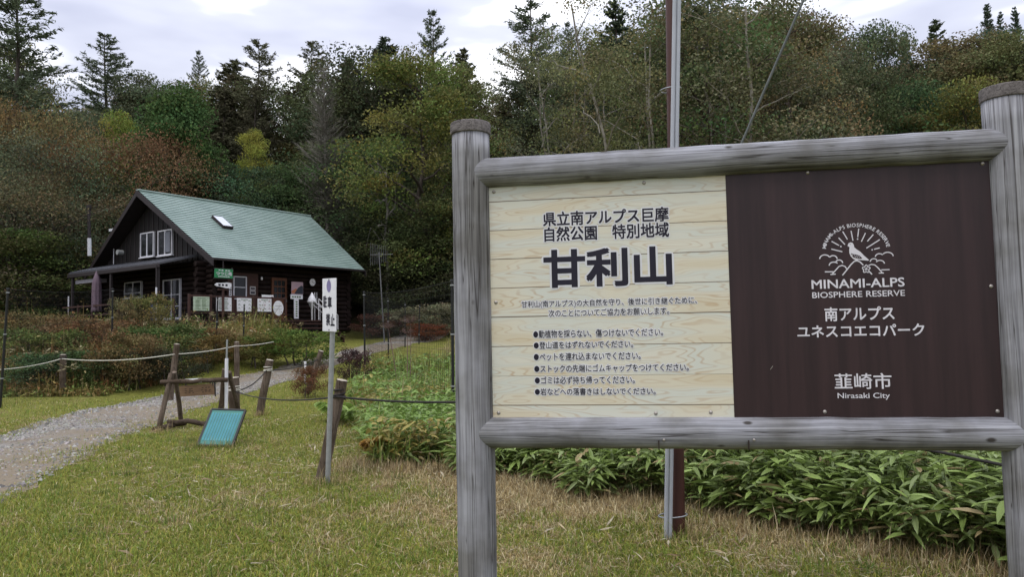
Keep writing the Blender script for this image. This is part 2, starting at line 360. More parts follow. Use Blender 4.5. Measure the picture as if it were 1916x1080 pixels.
# ------------------------------------------------------------------ blades of grass
M_GRASS = leafmat('grass', 0.25, .6, .15)
def blades(x, y, z, h, wd, lean, col, rng):
    """5-vertex bent blades"""
    n = len(x); a = rng.uniform(0, 6.283, n); d = np.stack([np.cos(a), np.sin(a)], -1); pz = np.stack([-d[:, 1], d[:, 0]], -1)
    B = np.stack([x, y, z], -1); V = np.zeros((n, 5, 3))
    hw = wd[:, None]/2*pz
    V[:, 0] = B; V[:, 0, :2] += hw; V[:, 1] = B; V[:, 1, :2] -= hw
    mid = B.copy(); mid[:, :2] += d*(h*lean*.35)[:, None]; mid[:, 2] += h*.6*np.sqrt(np.maximum(0.05, 1-lean**2*.5))
    V[:, 2] = mid; V[:, 2, :2] -= hw*.75; V[:, 3] = mid; V[:, 3, :2] += hw*.75
    tip = B.copy(); tip[:, :2] += d*(h*lean)[:, None]; tip[:, 2] += h*np.sqrt(np.maximum(0.02, 1-lean**2*.95))
    V[:, 4] = tip
    o = 5*np.arange(n)[:, None]
    return V, np.array([[0, 1, 2, 3]])+o, np.array([[3, 2, 4]])+o, np.repeat(col, 5, 0)
class Acc:
    def __init__(s): s.V = []; s.q = []; s.t = []; s.c = []; s.n = 0
    def add(s, V, q, t, c):
        V = V.reshape(-1, 3); s.V.append(V); s.c.append(c.reshape(-1, 3))
        if q is not None: s.q.append(q.reshape(-1, 4)+s.n)
        if t is not None: s.t.append(t.reshape(-1, 3)+s.n)
        s.n += len(V)
    def mesh(s, name, m, link=True, smooth=False):
        return npmesh(name, np.concatenate(s.V), np.concatenate(s.q) if s.q else None, np.concatenate(s.t) if s.t else None, np.concatenate(s.c), m, smooth, link)
GR = [np.array(v) for v in ((.205, .245, .040), (.285, .265, .052), (.145, .210, .036))]
ST = [np.array(v) for v in ((.42, .33, .165), (.32, .23, .105), (.50, .43, .26))]
def mixcol(g, rng):
    n = len(g); k = rng.integers(0, 3, n); gc = np.array(GR)[k]; sc = np.array(ST)[rng.integers(0, 3, n)]
    pick = (rng.random(n) < g)[:, None]
    return np.where(pick, gc, sc)*rng.uniform(.65, 1.25, (n, 1))
def lawn(n, d0, d1, seed, hs=1.0):
    r = np.random.default_rng(seed)
    d = np.sqrt(r.uniform(d0**2, d1**2, n)); t = r.uniform(-.80, .82, n); x = d*t; y = d
    ok = ~(on_path(x, y, -.40*r.random(n)*vn(x, y, 2.0)-.05) & (r.random(n) > .05+.5*(fbm(x+60, y, 1.1) > .60))) & ~((x < -10.6) & (y > 20))
    x = x[ok]; y = y[ok]; n = len(x)
    g = cover(x, y); long_ = vn(x, y, 1.3)
    near_sasa = sm(1.3, .2, np.abs(y-(8.1-.87*(x+.5)))) * (x > -1.5)
    h = (r.gamma(4, .0085, n)+.010)*(0.7+.6*long_)*hs*(1+1.2*near_sasa*r.random(n))
    lean = np.clip(r.normal(.76, .24, n), .1, .995)
    gg = np.clip(g*.80+.10-.5*near_sasa, 0, 1)
    return blades(x, y, H(x, y)-.004, h, r.uniform(.0025, .0055, n)*(1+d1/16), lean, mixcol(gg, r), r)
A = Acc()
A.add(*lawn(250000, 3.2, 8.0, 11)); A.add(*lawn(170000, 8.0, 15.0, 12, 1.1)); A.add(*lawn(70000, 15.0, 27.0, 13, 1.5))
rq = np.random.default_rng(14)                      # longer dark tufts and thatch
def tufts(cx, cy, k, hmu, cols, sp_=.05):
    n = len(cx)*k; x = np.repeat(cx, k)+rq.normal(0, sp_, n); y = np.repeat(cy, k)+rq.normal(0, sp_, n); c = np.array(cols)[np.repeat(rq.integers(0, len(cols), len(cx)), k)]*rq.uniform(.6, 1.3, (n, 1))
    return blades(x, y, H(x, y)-.005, rq.gamma(6, hmu/6, n), rq.uniform(.003, .007, n), np.clip(rq.normal(.5, .25, n), .05, .98), c, rq)
d = np.sqrt(rq.uniform(16, 170, 420)); tx = d*rq.uniform(-.62, .8, 420); ok = ~on_path(tx, d, .3); A.add(*tufts(tx[ok], d[ok], 34, .075, [(.10, .16, .03), (.14, .20, .04), (.085, .125, .03), (.30, .24, .10)], .06))
tx = np.concatenate([np.full(5, v[0]) for v in ((-2.08, 8.15), (-1.98, 8.0), (-4.42, 10.95), (-4.25, 11.0), (-4.7, 11.0), (-6.1, 12.8), (-5.3, 14.1), (-5.2, 15.4), (1.29, 5.8))])+rq.normal(0, .08, 45); ty = np.concatenate([np.full(5, v[1]) for v in ((-2.08, 8.15), (-1.98, 8.0), (-4.42, 10.95), (-4.25, 11.0), (-4.7, 11.0), (-6.1, 12.8), (-5.3, 14.1), (-5.2, 15.4), (1.29, 5.8))])+rq.normal(-.05, .06, 45)
A.add(*tufts(tx, ty, 26, .12, [(.14, .18, .04), (.26, .21, .09), (.36, .28, .14)], .06))  # extra tufts added round the bases to strengthen the contact shade
tx = rq.uniform(-2.2, 4, 900); ty = np.interp(tx, [-3.0, -2.0, -1.0, -.3, .5, 1.3, 2.4, 3.4, 5], [9.6, 9.2, 8.9, 8.2, 7.7, 6.9, 5.6, 4.55, 3.9])-rq.gamma(2, .16, 900)+.15; A.add(*tufts(tx, ty, 12, .11, [(.40, .31, .16), (.30, .22, .11), (.46, .39, .24), (.22, .15, .08)], .09))
tag(A.mesh('grass', M_GRASS), 'short trodden grass, green and straw coloured, over the foreground', None, None, 'stuff')
# dry sasa leaves and stalks lying on the ground
def litter(n, seed):
    r = np.random.default_rng(seed)
    d = np.sqrt(r.uniform(4.0**2, 15**2, n)); t = r.uniform(-.6, .82, n); x = d*t; y = d
    dens = sm(1.6, 0, np.abs(y-(7.6-.87*(x+.3))))*(x > -2.5)+.22+.55*(fbm(x, y, .7) > .52)
    ok = (r.random(n) < dens) & ~on_path(x, y, .1); x = x[ok]; y = y[ok]; n = len(x)
    Lh = r.uniform(.02, .10, n); wd = np.where(r.random(n) < .12, r.uniform(.006, .013, n), r.uniform(.0015, .0045, n)); a = r.uniform(0, 6.28, n)
    d = np.stack([np.cos(a), np.sin(a)], -1); pz = np.stack([-d[:, 1], d[:, 0]], -1); z = H(x, y)+r.uniform(.008, .045, n)
    B = np.stack([x, y, z], -1); V = np.zeros((n, 6, 3)); tl = r.normal(0, .25, n)
    for i, (u, ww) in enumerate(((-1, .15), (0, 1), (1, .1))):
        p = B.copy(); p[:, :2] += d*(Lh*u)[:, None]; p[:, 2] += Lh*u*tl+(.012*r.random(n) if i == 1 else 0)
        V[:, 2*i] = p; V[:, 2*i, :2] += pz*(wd*ww)[:, None]; V[:, 2*i, 2] += wd*r.normal(0, .4, n); V[:, 2*i+1] = p; V[:, 2*i+1, :2] -= pz*(wd*ww)[:, None]
    o = 6*np.arange(n)[:, None]
    q = np.concatenate([np.array([[0, 1, 3, 2]])+o, np.array([[2, 3, 5, 4]])+o])
    c = np.array(((.42, .34, .21), (.33, .25, .14), (.47, .41, .29), (.22, .15, .085)))[r.integers(0, 4, n)]*r.uniform(.6, 1.15, (n, 1))
    return V, q, None, np.repeat(c, 6, 0)
A = Acc(); A.add(*litter(30000, 21))
tag(A.mesh('dry_leaf_litter', M_GRASS), 'dry pale bamboo leaves and stalks lying on the grass', None, None, 'stuff')

# ------------------------------------------------------------------ dwarf bamboo (sasa) and the plot beside the path
M_SASA = leafmat('sasa', 0.30, .45, .35)
def lance_leaves(B, dirs, Ls, wd, droop, col, rng, fold=.25):
    """lance leaves: base B, horizontal-ish direction dirs (unit), length, width"""
    n = len(B); up = np.array([0, 0, 1.0]); side = nrm(np.cross(dirs, up)); nn = np.cross(side, dirs)
    roll = rng.normal(0, .35, n); side2 = side*np.cos(roll)[:, None]+nn*np.sin(roll)[:, None]; nn = np.cross(side2, dirs)
    us = np.array([0, .18, .5, .8, 1.0]); ws = np.array([.12, .85, 1, .55, .02])
    V = np.zeros((n, 15, 3))
    for i in range(5):
        c = B+dirs*(Ls*us[i])[:, None]; c = c-up*((Ls*droop)*us[i]**2)[:, None]
        e = side2*(wd/2*ws[i])[:, None]; f = nn*(wd*fold*ws[i])[:, None]
        V[:, 3*i] = c+e+f*.6; V[:, 3*i+1] = c-f*.4; V[:, 3*i+2] = c-e+f*.6
    q = []
    for i in range(4):
        q += [(3*i, 3*i+1, 3*i+4, 3*i+3), (3*i+1, 3*i+2, 3*i+5, 3*i+4)]
    q = np.array(q)[None]+15*np.arange(n)[:, None, None]
    return V, q, None, np.repeat(col, 15, 0)
def edge_y(x):      # front edge of the bamboo behind the signboard
    return np.interp(x, [-3.0, -2.0, -1.0, -.3, .5, 1.3, 2.4, 3.4, 5, 8], [9.6, 9.2, 8.9, 8.2, 7.7, 6.85, 5.4, 4.2, 3.5, 2.8])
def sasa(x, y, seed, hmin=.35, hmax=.75, leaf=.17, tint=(.195, .265, .072)):
    r = np.random.default_rng(seed); A = Acc()
    n = len(x); h = r.uniform(hmin, hmax, n)*(.5+.5*sm(-.1, .9, y-edge_y(x)+.35*(vn(x, y, 2.5)-.5)))
    lx = r.normal(0, .10, n); ly = r.normal(-.05, .10, n)
    base = np.stack([x, y, H(x, y)], -1); top = base+np.stack([lx*h*2, ly*h*2, h], -1)
    # stems
    w_ = .004; V = np.zeros((n, 4, 3)); V[:, 0] = base+[w_, 0, 0]; V[:, 1] = base-[w_, 0, 0]; V[:, 2] = top-[w_*.5, 0, 0]; V[:, 3] = top+[w_*.5, 0, 0]
    A.add(V, np.array([[0, 1, 2, 3]])+4*np.arange(n)[:, None], None, np.repeat(np.array([[.12, .13, .05]])*r.uniform(.6, 1.2, (n, 1)), 4, 0))
    k = 7
    for j in range(k):
        u = np.where(j < 5, 1.0-.03*j, r.uniform(.35, .8, n))
        B = base+(top-base)*u[:, None] if hasattr(u, '__len__') else base+(top-base)*u
        a = r.uniform(0, .8)+j*2.399+r.normal(0, .5, n)+np.arange(n)*1.7; el_ = r.normal(.18, .25, n)
        d = np.stack([np.cos(a)*np.cos(el_), np.sin(a)*np.cos(el_), np.sin(el_)], -1)
        Ls = leaf*r.uniform(.5, 1.35, n); c = np.array([tint])*r.uniform(.6, 1.5, (n, 1))*np.array([1, 1, 1])
        pal = r.random(n) < .18; c = np.where(pal[:, None], np.array([[.24, .30, .12]])*r.uniform(.7, 1.2, (n, 1)), c)
        dead = r.random(n) < (.045 if j < 5 else .22); c = np.where(dead[:, None], np.array([[.33, .26, .13]]), c)
        A.add(*lance_leaves(B, d, Ls, Ls*r.uniform(.19, .26, n), r.uniform(.05, .42, n), c, r))
    return A
r = np.random.default_rng(31)
x = r.uniform(-.7, 9, 11500); y = edge_y(x)-.05+r.uniform(0, 1, 11500)**1.55*7+.6*(vn(x, x*0, 1.6)-.4)+.25*(vn(x, x*0+4, 5)-.5)
ok = ((x-1.29)**2+(y-5.85)**2 > .5) & (x < .9*y+.6); x = x[ok]; y = y[ok]
A = sasa(x, y, 32, .28, .76, .16)
tag(A.mesh('bamboo_grass', M_SASA), 'knee-high dwarf bamboo with broad green leaves behind the signboard', None, None, 'stuff')
# plot left of the signboard: bamboo, ferns, tall green weeds
def plot_pts(n, seed, d0=9.0, d1=27):
    r = np.random.default_rng(seed); d = d0+(d1-d0)*r.random(n)**1.25
    x0 = np.interp(d, [9, 11, 14, 18, 24, 30], [-1.75, -2.2, -2.9, -4.0, -5.2, -6.0]); x1 = np.interp(d, [9, 15, 30], [.6, 2.0, 8.0])
    x = x0+(x1-x0)*r.random(n); ok = d > edge_y(x)-.25+.5*(vn(x, d, 1.5)-.3)
    return x[ok], d[ok], r
x, y, r = plot_pts(1500, 41, 9, 19)
A = sasa(x, y, 42, .18, .48, .17, (.17, .24, .06))
x, y, r = plot_pts(15000, 43)                     # weeds between
h = r.gamma(5, .065, len(x))*(.6+.9*vn(x, y, .8))*(1+.25*sm(11, 15, y)); g = vn(x+5, y, .9)
c = np.where((g > .62)[:, None], np.array([[.26, .27, .07]]), np.array([[.20, .27, .06]]))*r.uniform(.55, 1.35, (len(x), 1))
c = np.where((r.random(len(x)) < .12)[:, None], np.array([[.30, .22, .10]])*r.uniform(.6, 1.2, (len(x), 1)), c)
A.add(*blades(x, y, H(x, y), h, r.uniform(.006, .016, len(x))*(1+y/25), np.clip(r.normal(.45, .22, len(x)), .05, .95), c, r))
x, y, r = plot_pts(17000, 44, 9, 26)               # broad young leaves
zz = H(x, y)+r.uniform(.05, .55, len(x)); a = r.uniform(0, 6.28, len(x)); el_ = r.normal(.1, .3, len(x))
d = np.stack([np.cos(a)*np.cos(el_), np.sin(a)*np.cos(el_), np.sin(el_)], -1); Ls = r.uniform(.06, .16, len(x))*(1+.035*(y-9))
c = np.where((vn(x+3, y+8, .7) > .7)[:, None], np.array([[.26, .22, .06]]), np.array([[.16, .25, .055]]))*r.uniform(.6, 1.4, (len(x), 1))
A.add(*lance_leaves(np.stack([x, y, zz], -1), d, Ls, Ls*.4, r.uniform(0, .5, len(x)), c, r))
r = np.random.default_rng(47); x = r.uniform(-3, 30, 36000); y = 12+32*r.random(36000)**.8; ok = (x > -.18*y+1) & (y > edge_y(x)+4); x = x[ok]; y = y[ok]     # rough meadow beyond
c = np.array(((.20, .22, .06), (.28, .22, .085), (.33, .27, .13), (.15, .18, .05)))[np.clip(fbm(x, y, .4)*7-1.5+r.normal(0, .7, len(x)), 0, 3.99).astype(int)]*r.uniform(.6, 1.3, (len(x), 1))
A.add(*blades(x, y, H(x, y), r.gamma(5, .09, len(x))*(.4+vn(x, y, .5)), r.uniform(.012, .03, len(x)), np.clip(r.normal(.45, .22, len(x)), .05, .95), c, r))
def ferns(cx, cy, n, seed, colr, s=.55):
    r = np.random.default_rng(seed)
    for i in range(n):
        bx, by = cx+r.normal(0, .22), cy+r.normal(0, .22); a = r.uniform(0, 6.28); Lf = s*r.uniform(.7, 1.2); m_ = 22
        u = np.repeat(np.linspace(.12, 1, m_), 2); sd_ = np.tile([1, -1], m_)
        dx, dy = math.cos(a), math.sin(a); up_ = 1.15*u-.75*u*u
        B = np.stack([bx+dx*Lf*u*.8, by+dy*Lf*u*.8, H(bx, by)+Lf*up_*1.3], -1)
        dd = nrm(np.stack([-dy*sd_+dx*.45, dx*sd_+dy*.45, -.15*np.ones(2*m_)], -1)); Ls = Lf*.34*np.sin(np.pi*np.clip(u*.85+.12, 0, 1))+.01
        A.add(*lance_leaves(B, dd, Ls, Ls*.33, np.full(2*m_, .3), np.array([colr])*r.uniform(.7, 1.3, (2*m_, 1)), r))
for i, (px, py) in enumerate(((700, 830), (760, 850), (820, 840), (790, 800), (730, 780), (690, 760), (660, 790), (835, 800), (800, 740), (720, 720))):
    p = G(px, py); ferns(p[0], p[1], 9, 60+i, (.20, .29, .06), .55)
for i, (px, py) in enumerate(((752, 868), (840, 735), (700, 705))):
    p = G(px, py); ferns(p[0], p[1]+.3, 9, 80+i, (.36, .21, .05), .5)
tag(A.mesh('wild_plants', M_SASA), 'rank green weeds, ferns and young bamboo between the path and the signboard', None, None, 'stuff')

# weedy bank in front of the cabin
r = np.random.default_rng(51); A = Acc()
n = 46000; y = 20.6+r.random(n)**.9*12.6; x = r.uniform(-24, -9.3, n)
c0, w0 = path_at(y); hx = x+13.45; hy = y-33.0; vv = -math.sin(.9719)*hx+math.cos(.9719)*hy; uu = math.cos(.9719)*hx+math.sin(.9719)*hy
dk = (uu > -1.9) & (vv > -.6)
ok = (x < c0-w0/2-.9-1.2*vn(y, x*0, .6)) & ~dk; x = x[ok]; y = y[ok]; n = len(x)
front = sm(20.6, 22.5, y)
h = r.gamma(6, .095, n)*(.30+1.25*vn(x, y, .55))*(.4+.6*front)
PAL = 1.35*np.array(((.14, .145, .038), (.17, .125, .045), (.095, .125, .032), (.19, .098, .042), (.22, .18, .085), (.080, .115, .03)))
k = (np.clip(fbm(x+20, y, .45)*9-1.5, 0, 5.99)).astype(int); k = np.where(r.random(n) < .45, r.integers(0, 6, n), k)
c = PAL[k]*r.uniform(.5, 1.3, (n, 1))
A.add(*blades(x, y, H(x, y), h, r.uniform(.012, .032, n), np.clip(r.normal(.4, .25, n), .05, .95), c, r))
n2 = 62000; s = r.integers(0, n, n2); zz = H(x[s], y[s])+h[s]*r.uniform(.25, 1.0, n2); a = r.uniform(0, 6.28, n2); el_ = r.normal(.1, .45, n2)
d = np.stack([np.cos(a)*np.cos(el_), np.sin(a)*np.cos(el_), np.sin(el_)], -1); Ls = r.uniform(.05, .15, n2)
A.add(*lance_leaves(np.stack([x[s]+r.normal(0, .06, n2), y[s]+r.normal(0, .06, n2), zz], -1), d, Ls, Ls*.42, r.uniform(0, .6, n2), PAL[k[s]]*r.uniform(.6, 1.6, (n2, 1)), r))
# pale seed heads
n3 = 160; s = r.integers(0, n, n3); top = np.stack([x[s], y[s], H(x[s], y[s])+.75+.3*r.random(n3)], -1)
for i in range(14):
    a = r.uniform(0, 6.28, n3); d = nrm(np.stack([np.cos(a), np.sin(a), r.normal(.1, .3, n3)], -1)); Ls = r.uniform(.05, .16, n3)
    A.add(*lance_leaves(top+r.normal(0, .05, (n3, 3)), d, Ls, Ls*.45, np.zeros(n3), np.array([[.33, .29, .17]])*r.uniform(.7, 1.2, (n3, 1)), r))
tag(A.mesh('weeds', M_GRASS), 'tall autumn weeds, olive and rust, covering the bank below the cabin', None, None, 'stuff')
# ------------------------------------------------------------------ the big signboard
M_POST = woodmat('weathered_post', (.315, .317, .336), (.18, .181, .196), (.045, .040, .038), axis=2)
M_BEAM = woodmat('weathered_beam', (.305, .309, .334), (.175, .178, .194), (.042, .038, .036), axis=0)
M_CAPW = woodmat('post_cap_wood', (.17, .155, .15), (.10, .09, .088), (.04, .035, .035), axis=0, knots=False)
SX, SY, SZ, SYAW, SW = -0.11068, 3.82384, CAMZ-0.43235, 0.16597, 2.396
sdir = np.array([math.cos(SYAW), -math.sin(SYAW), 0]); snor = np.array([math.sin(SYAW), math.cos(SYAW), 0])
sp0 = np.array([SX, SY, SZ])
def pl(px, py):
    """where a mark of the printed panel lies on the panel: metres from its lower left corner"""
    d = ray(px, py); tt = ((sp0-CAM)@snor)/(d@snor); p = CAM+d*tt-sp0
    return float(p@sdir), float(p[2])
mid = sp0+sdir*SW/2
sign = thing('park_signboard', 'large timber-framed park signboard with pale wooden and dark brown panels', 'signboard', (mid[0], mid[1], 0), -SYAW)
ZB = SZ; h0 = SW/2
rv = random.Random(3)
for sx_, top in ((-1, 2.715), (1, 2.715)):
    b = MB(); cx_ = sx_*(h0+.098)
    prof = []
    for i in range(26):
        z = -.25+(top-.06+.25)*i/25; prof.append((.1+rv.uniform(-.0012, .0012), z))
    b.lathe((0, 0, 0), prof, 40); p_ = b.build('post', M_POST, sign, (cx_, .02, 0), (0, 0, sx_*.7))
    b = MB(); b.lathe((0, 0, 0), [(.100, top-.064), (.1065, top-.061), (.107, top-.058), (.107, top-.008), (.105, top-.002), (.098, top), (.05, top+.002)], 40)
    b.build('post_cap', M_CAPW, p_)
for zc, in ((ZB+1.2+.073,), (ZB-.076,)):
    b = MB(); pts = []; rad = []
    for i in range(31):
        u = i/30; pts.append((-h0-.098+.0+(SW+.196)*u, .005+rv.uniform(-.001, .001), zc+rv.uniform(-.001, .001))); rad.append(.0775+rv.uniform(-.0012, .0012))
    b.tube(pts, rad, 40); b.build('beam', M_BEAM, sign)
# panels
def plank_material():
    m, t, b = newmat('printed_planks'); n = t.nodes.new; l = t.links.new
    co = n('ShaderNodeTexCoord'); sx = n('ShaderNodeSeparateXYZ'); l(co.outputs['Object'], sx.inputs[0])
    def M_(op, a, bb=None):
        x = n('ShaderNodeMath'); x.operation = op
        for i, v in enumerate((a, bb)):
            if v is None: continue
            if isinstance(v, (int, float)): x.inputs[i].default_value = v
            else: l(v, x.inputs[i])
        return x.outputs[0]
    row = M_('DIVIDE', M_('ADD', sx.outputs[2], -(ZB+1.117)+1.51), .151); fl = M_('FLOOR', row); fr = M_('FRACT', row)
    wn = n('ShaderNodeTexWhiteNoise'); wn.noise_dimensions = '1D'; l(fl, wn.inputs['W'])
    off = n('ShaderNodeCombineXYZ'); l(M_('MULTIPLY', wn.outputs[0], 17.0), off.inputs[0]); l(M_('MULTIPLY', fl, 3.7), off.inputs[2])
    ad = n('ShaderNodeVectorMath'); l(co.outputs['Object'], ad.inputs[0]); l(off.outputs[0], ad.inputs[1])
    mp_ = n('ShaderNodeMapping'); mp_.inputs['Scale'].default_value = (1.1, 1, 7.5); l(ad.outputs[0], mp_.inputs[0])
    big = n('ShaderNodeTexNoise'); big.inputs['Scale'].default_value = 1.3; big.inputs['Detail'].default_value = 2; l(mp_.outputs[0], big.inputs['Vector'])
    # growth-ring contour lines
    ring = M_('SINE', M_('MULTIPLY', big.outputs[0], 120.0))
    rr = n('ShaderNodeValToRGB'); l(ring, rr.inputs[0]); rr.color_ramp.elements[0].position = .5; rr.color_ramp.elements[0].color = (0, 0, 0, 1); rr.color_ramp.elements[1].position = 1.0; rr.color_ramp.elements[1].color = (1, 1, 1, 1)
    base = n('ShaderNodeValToRGB'); l(big.outputs[0], base.inputs[0])
    els = base.color_ramp.elements; els[0].position = .30; els[0].color = (.55, .485, .345, 1); els[1].position = .68; els[1].color = (.60, .58, .485, 1)
    e1 = els.new(.45); e1.color = (.59, .555, .44, 1); e2 = els.new(.56); e2.color = (.55, .565, .50, 1)
    mp2 = n('ShaderNodeMapping'); mp2.inputs['Scale'].default_value = (1.6, 1, 6); l(ad.outputs[0], mp2.inputs[0])
    st = n('ShaderNodeTexNoise'); st.inputs['Scale'].default_value = 1.5; st.inputs['Detail'].default_value = 1; l(mp2.outputs[0], st.inputs['Vector'])
    r5 = n('ShaderNodeValToRGB'); l(st.outputs[0], r5.inputs[0]); r5.color_ramp.elements[0].position = .42; r5.color_ramp.elements[0].color = (0.25, .25, .25, 1); r5.color_ramp.elements[1].position = .72; r5.color_ramp.elements[1].color = (1, 1, 1, 1)
    m1 = n('ShaderNodeMixRGB'); l(M_('MULTIPLY', M_('MULTIPLY', rr.outputs[0], .62), r5.outputs[0]), m1.inputs[0]); l(base.outputs[0], m1.inputs[1]); m1.inputs[2].default_value = (.40, .25, .125, 1)
    # board joints
    jn = M_('LESS_THAN', fr, M_('ADD', .012, M_('MULTIPLY', wn.outputs[0], .028)))
    m2 = n('ShaderNodeMixRGB'); l(M_('MULTIPLY', jn, .85), m2.inputs[0]); l(m1.outputs[0], m2.inputs[1]); m2.inputs[2].default_value = (.09, .06, .035, 1)
    l(m2.outputs[0], b.inputs['Base Color']); b.inputs['Roughness'].default_value = .38; b.inputs['Specular IOR Level'].default_value = .35
    return m
M_PLANK = plank_material()
M_BROWN = mat('brown_panel', (.036, .019, .020), .42, (.022, .012, .013), 3, (5, 1, .25), spec=.3, lo=.38, hi=.66)
M_INK = mat('dark_ink', (.012, .010, .022), .5); M_HALO = mat('pale_halo', (.66, .66, .68), .45); M_WHITE = mat('white_print', (.66, .64, .68), .45)
M_STEEL = mat('screw_steel', (.38, .35, .32), .4, metal=.6)
b = MB(); b.box(-h0, 0, 0, .022, ZB-.01, ZB+1.21); pa = b.build('wooden_panel', M_PLANK, sign)
b = MB(); b.box(.0005, h0, -.002, .022, ZB-.01, ZB+1.21); pb = b.build('brown_panel', M_BROWN, sign)
def screw(px, py, par, y0):
    s_, t_ = pl(px, py); b = MB(); pr = [(.0095, 0), (.0085, .003), (.005, .0055), (.001, .0062)]
    V = []; b.lathe((0, 0, 0), pr, 14)
    b.V = [(s_-h0+x, y0-z, ZB+t_+y) for x, y, z in b.V]; b.build('screw', M_STEEL, par)
for q_ in ((924, 359), (1205, 342), (928, 566), (933, 773), (1227, 774), (1330, 772)): screw(*q_, pa, 0)
for q_ in ((1511, 323), (1838, 306), (1854, 536), (1543, 771), (1866, 770)): screw(*q_, pb, -.002)
M_DARK = mat('rust_stain', (.03, .02, .016), .8)
for q_ in ((1232, 829), (1397, 829)):
    s_, t_ = pl(*q_); b = MB(); b.box(s_-h0-.0025, s_-h0+.0025, -.0755, -.06, ZB+t_-.022, ZB+t_+.022); b.build('staple', M_DARK, sign)
    b = MB(); b.lathe((0, 0, 0), [(.007, 0), (.006, .003), (.002, .005)], 10); b.V = [(s_-h0+.025+x, -.0735-z, ZB+t_+.024+y) for x, y, z in b.V]; b.build('screw', M_STEEL, sign)
def txt(mb, s, px0, py0, px1, py1, px2, py2, px3, py3, y, bold, ring=8):
    """corners TL TR BR BL in photo pixels -> rectangle on the panel"""
    c = [pl(px0, py0), pl(px1, py1), pl(px2, py2), pl(px3, py3)]
    x0 = (c[0][0]+c[3][0])/2; x1 = (c[1][0]+c[2][0])/2; z1 = (c[0][1]+c[1][1])/2; z0 = (c[2][1]+c[3][1])/2
    fit_text(mb, s, (x0-h0, x1-h0, ZB+z0, ZB+z1), y, bold, ring)
LINES = [('県立南アルプス巨摩', 1016, 398, 1250, 387, 1251, 413, 1017, 424, .022), ('自然公園　特別地域', 1018, 426, 1250, 416, 1252, 443, 1020, 452, .022),
    ('甘利山', 1018, 470, 1253, 462, 1257, 530, 1021, 538, .030),
    ('甘利山(南アルプス)の大自然を守り、後世に引き継ぐために、', 976, 563, 1304, 556, 1304, 571, 976, 577, .010),
    ('次のことについてご協力をお願いします。', 1026, 580, 1252, 575, 1252, 589, 1027, 593, .010),
    ('●動植物を採らない、傷つけないでください。', 998, 618, 1240, 615, 1241, 630, 998, 632, .012), ('●登山道をはずれないでください。', 999, 640, 1184, 637, 1185, 651, 999, 653, .012),
    ('●ペットを連れ込まないでください。', 999, 661, 1198, 659, 1199, 673, 999, 675, .012), ('●ストックの先端にゴムキャップをつけてください。', 1000, 683, 1288, 681, 1289, 695, 1000, 697, .012),
    ('●ゴミは必ず持ち帰ってください。', 1001, 705, 1187, 704, 1188, 718, 1001, 719, .012), ('●岩などへの落書きはしないでください。', 1001, 727, 1226, 726, 1227, 739, 1001, 740, .012)]
ink = MB(); halo = MB()
for i, ln in enumerate(LINES):
    txt(ink, ln[0], *ln[1:9], -.0018, ln[9], 4 if i < 3 else 8); txt(halo, ln[0], *ln[1:9], -.0008, ln[9]+(.05 if i == 2 else .085 if i < 2 else .13), 12)
ink.build('lettering', M_INK, pa); halo.build('lettering_edge', M_HALO, pa)
wt = MB(); YB = -.0036
for s_, *c_ in (('MINAMI-ALPS', 1518, 525, 1691, 519, 1692, 536, 1519, 541, .014), ('BIOSPHERE RESERVE', 1519, 547, 1692, 543, 1693, 554, 1520, 558, .008),
    ('南アルプス', 1542, 577, 1672, 572, 1673, 598, 1544, 602, .018), ('ユネスコエコパーク', 1492, 612, 1728, 604, 1729, 628, 1492, 632, .018),
    ('韮崎市', 1561, 700, 1667, 698, 1668, 727, 1562, 729, .01), ('Nirasaki City', 1567, 736, 1664, 735, 1665, 748, 1567, 749, .008)):
    txt(wt, s_, *c_[:8], YB, c_[8])
wt.build('lettering', M_WHITE, pb)
b = MB(); ribbon(b, [(pl(1441, 692)[0]-h0, ZB+pl(1441, 692)[1]), (pl(1446, 685)[0]-h0, ZB+pl(1446, 685)[1])], .0022, YB+.0008); b.build('scratch', M_STEEL, pb)
# emblem, drawn from its marks on the panel
em = MB(); ZS = 1163/280.0
def zp(x, y):
    s_, t_ = pl(1480+x/ZS, 400+y/ZS); return (s_-h0, ZB+t_)
def zl(pts, wd=8, closed=False):
    ribbon(em, [zp(*p) for p in pts], wd*.00062, YB, closed)
def arc(cx, cy, rx, ry, a0, a1, n=12):
    return [(cx+rx*math.cos(R(a0+(a1-a0)*i/n)), cy-ry*math.sin(R(a0+(a1-a0)*i/n))) for i in range(n+1)]
for l_ in (((312, 275), (398, 296)), ((314, 215), (372, 247)), ((368, 187), (418, 240)), ((400, 138), (437, 200)), ((465, 133), (480, 210)), ((525, 116), (517, 182)), ((577, 150), (545, 218)), ((638, 162), (592, 215)), ((688, 202), (584, 268)), ((688, 266), (644, 277))):
    zl(l_, 8)
for c_ in ((386, 255), (516, 197), (629, 281)): poly(em, [zp(*p) for p in arc(*c_, 6, 6, 0, 330, 10)][::-1], YB)
zl(arc(262, 352, 40, 32, 180, 25), 8); zl(arc(326, 352, 31, 26, 150, 0), 8); zl(arc(332, 402, 36, 26, 185, 40), 8); zl(arc(372, 384, 28, 24, 150, 0), 8)
zl(arc(686, 336, 32, 25, 180, 40), 8); zl(arc(750, 330, 42, 30, 150, 0), 8); zl(arc(642, 374, 28, 24, 180, 30), 8); zl(arc(690, 388, 34, 25, 150, 0), 8)
zl([(398, 480), (430, 440), (465, 395), (490, 371), (512, 366), (535, 375), (560, 400)], 9); zl([(600, 442), (628, 472)], 9)
zl([(262, 452), (330, 452)], 8); zl([(316, 472), (345, 440), (372, 410), (395, 402), (418, 410), (432, 430)], 8); zl([(304, 473), (346, 470)], 8)
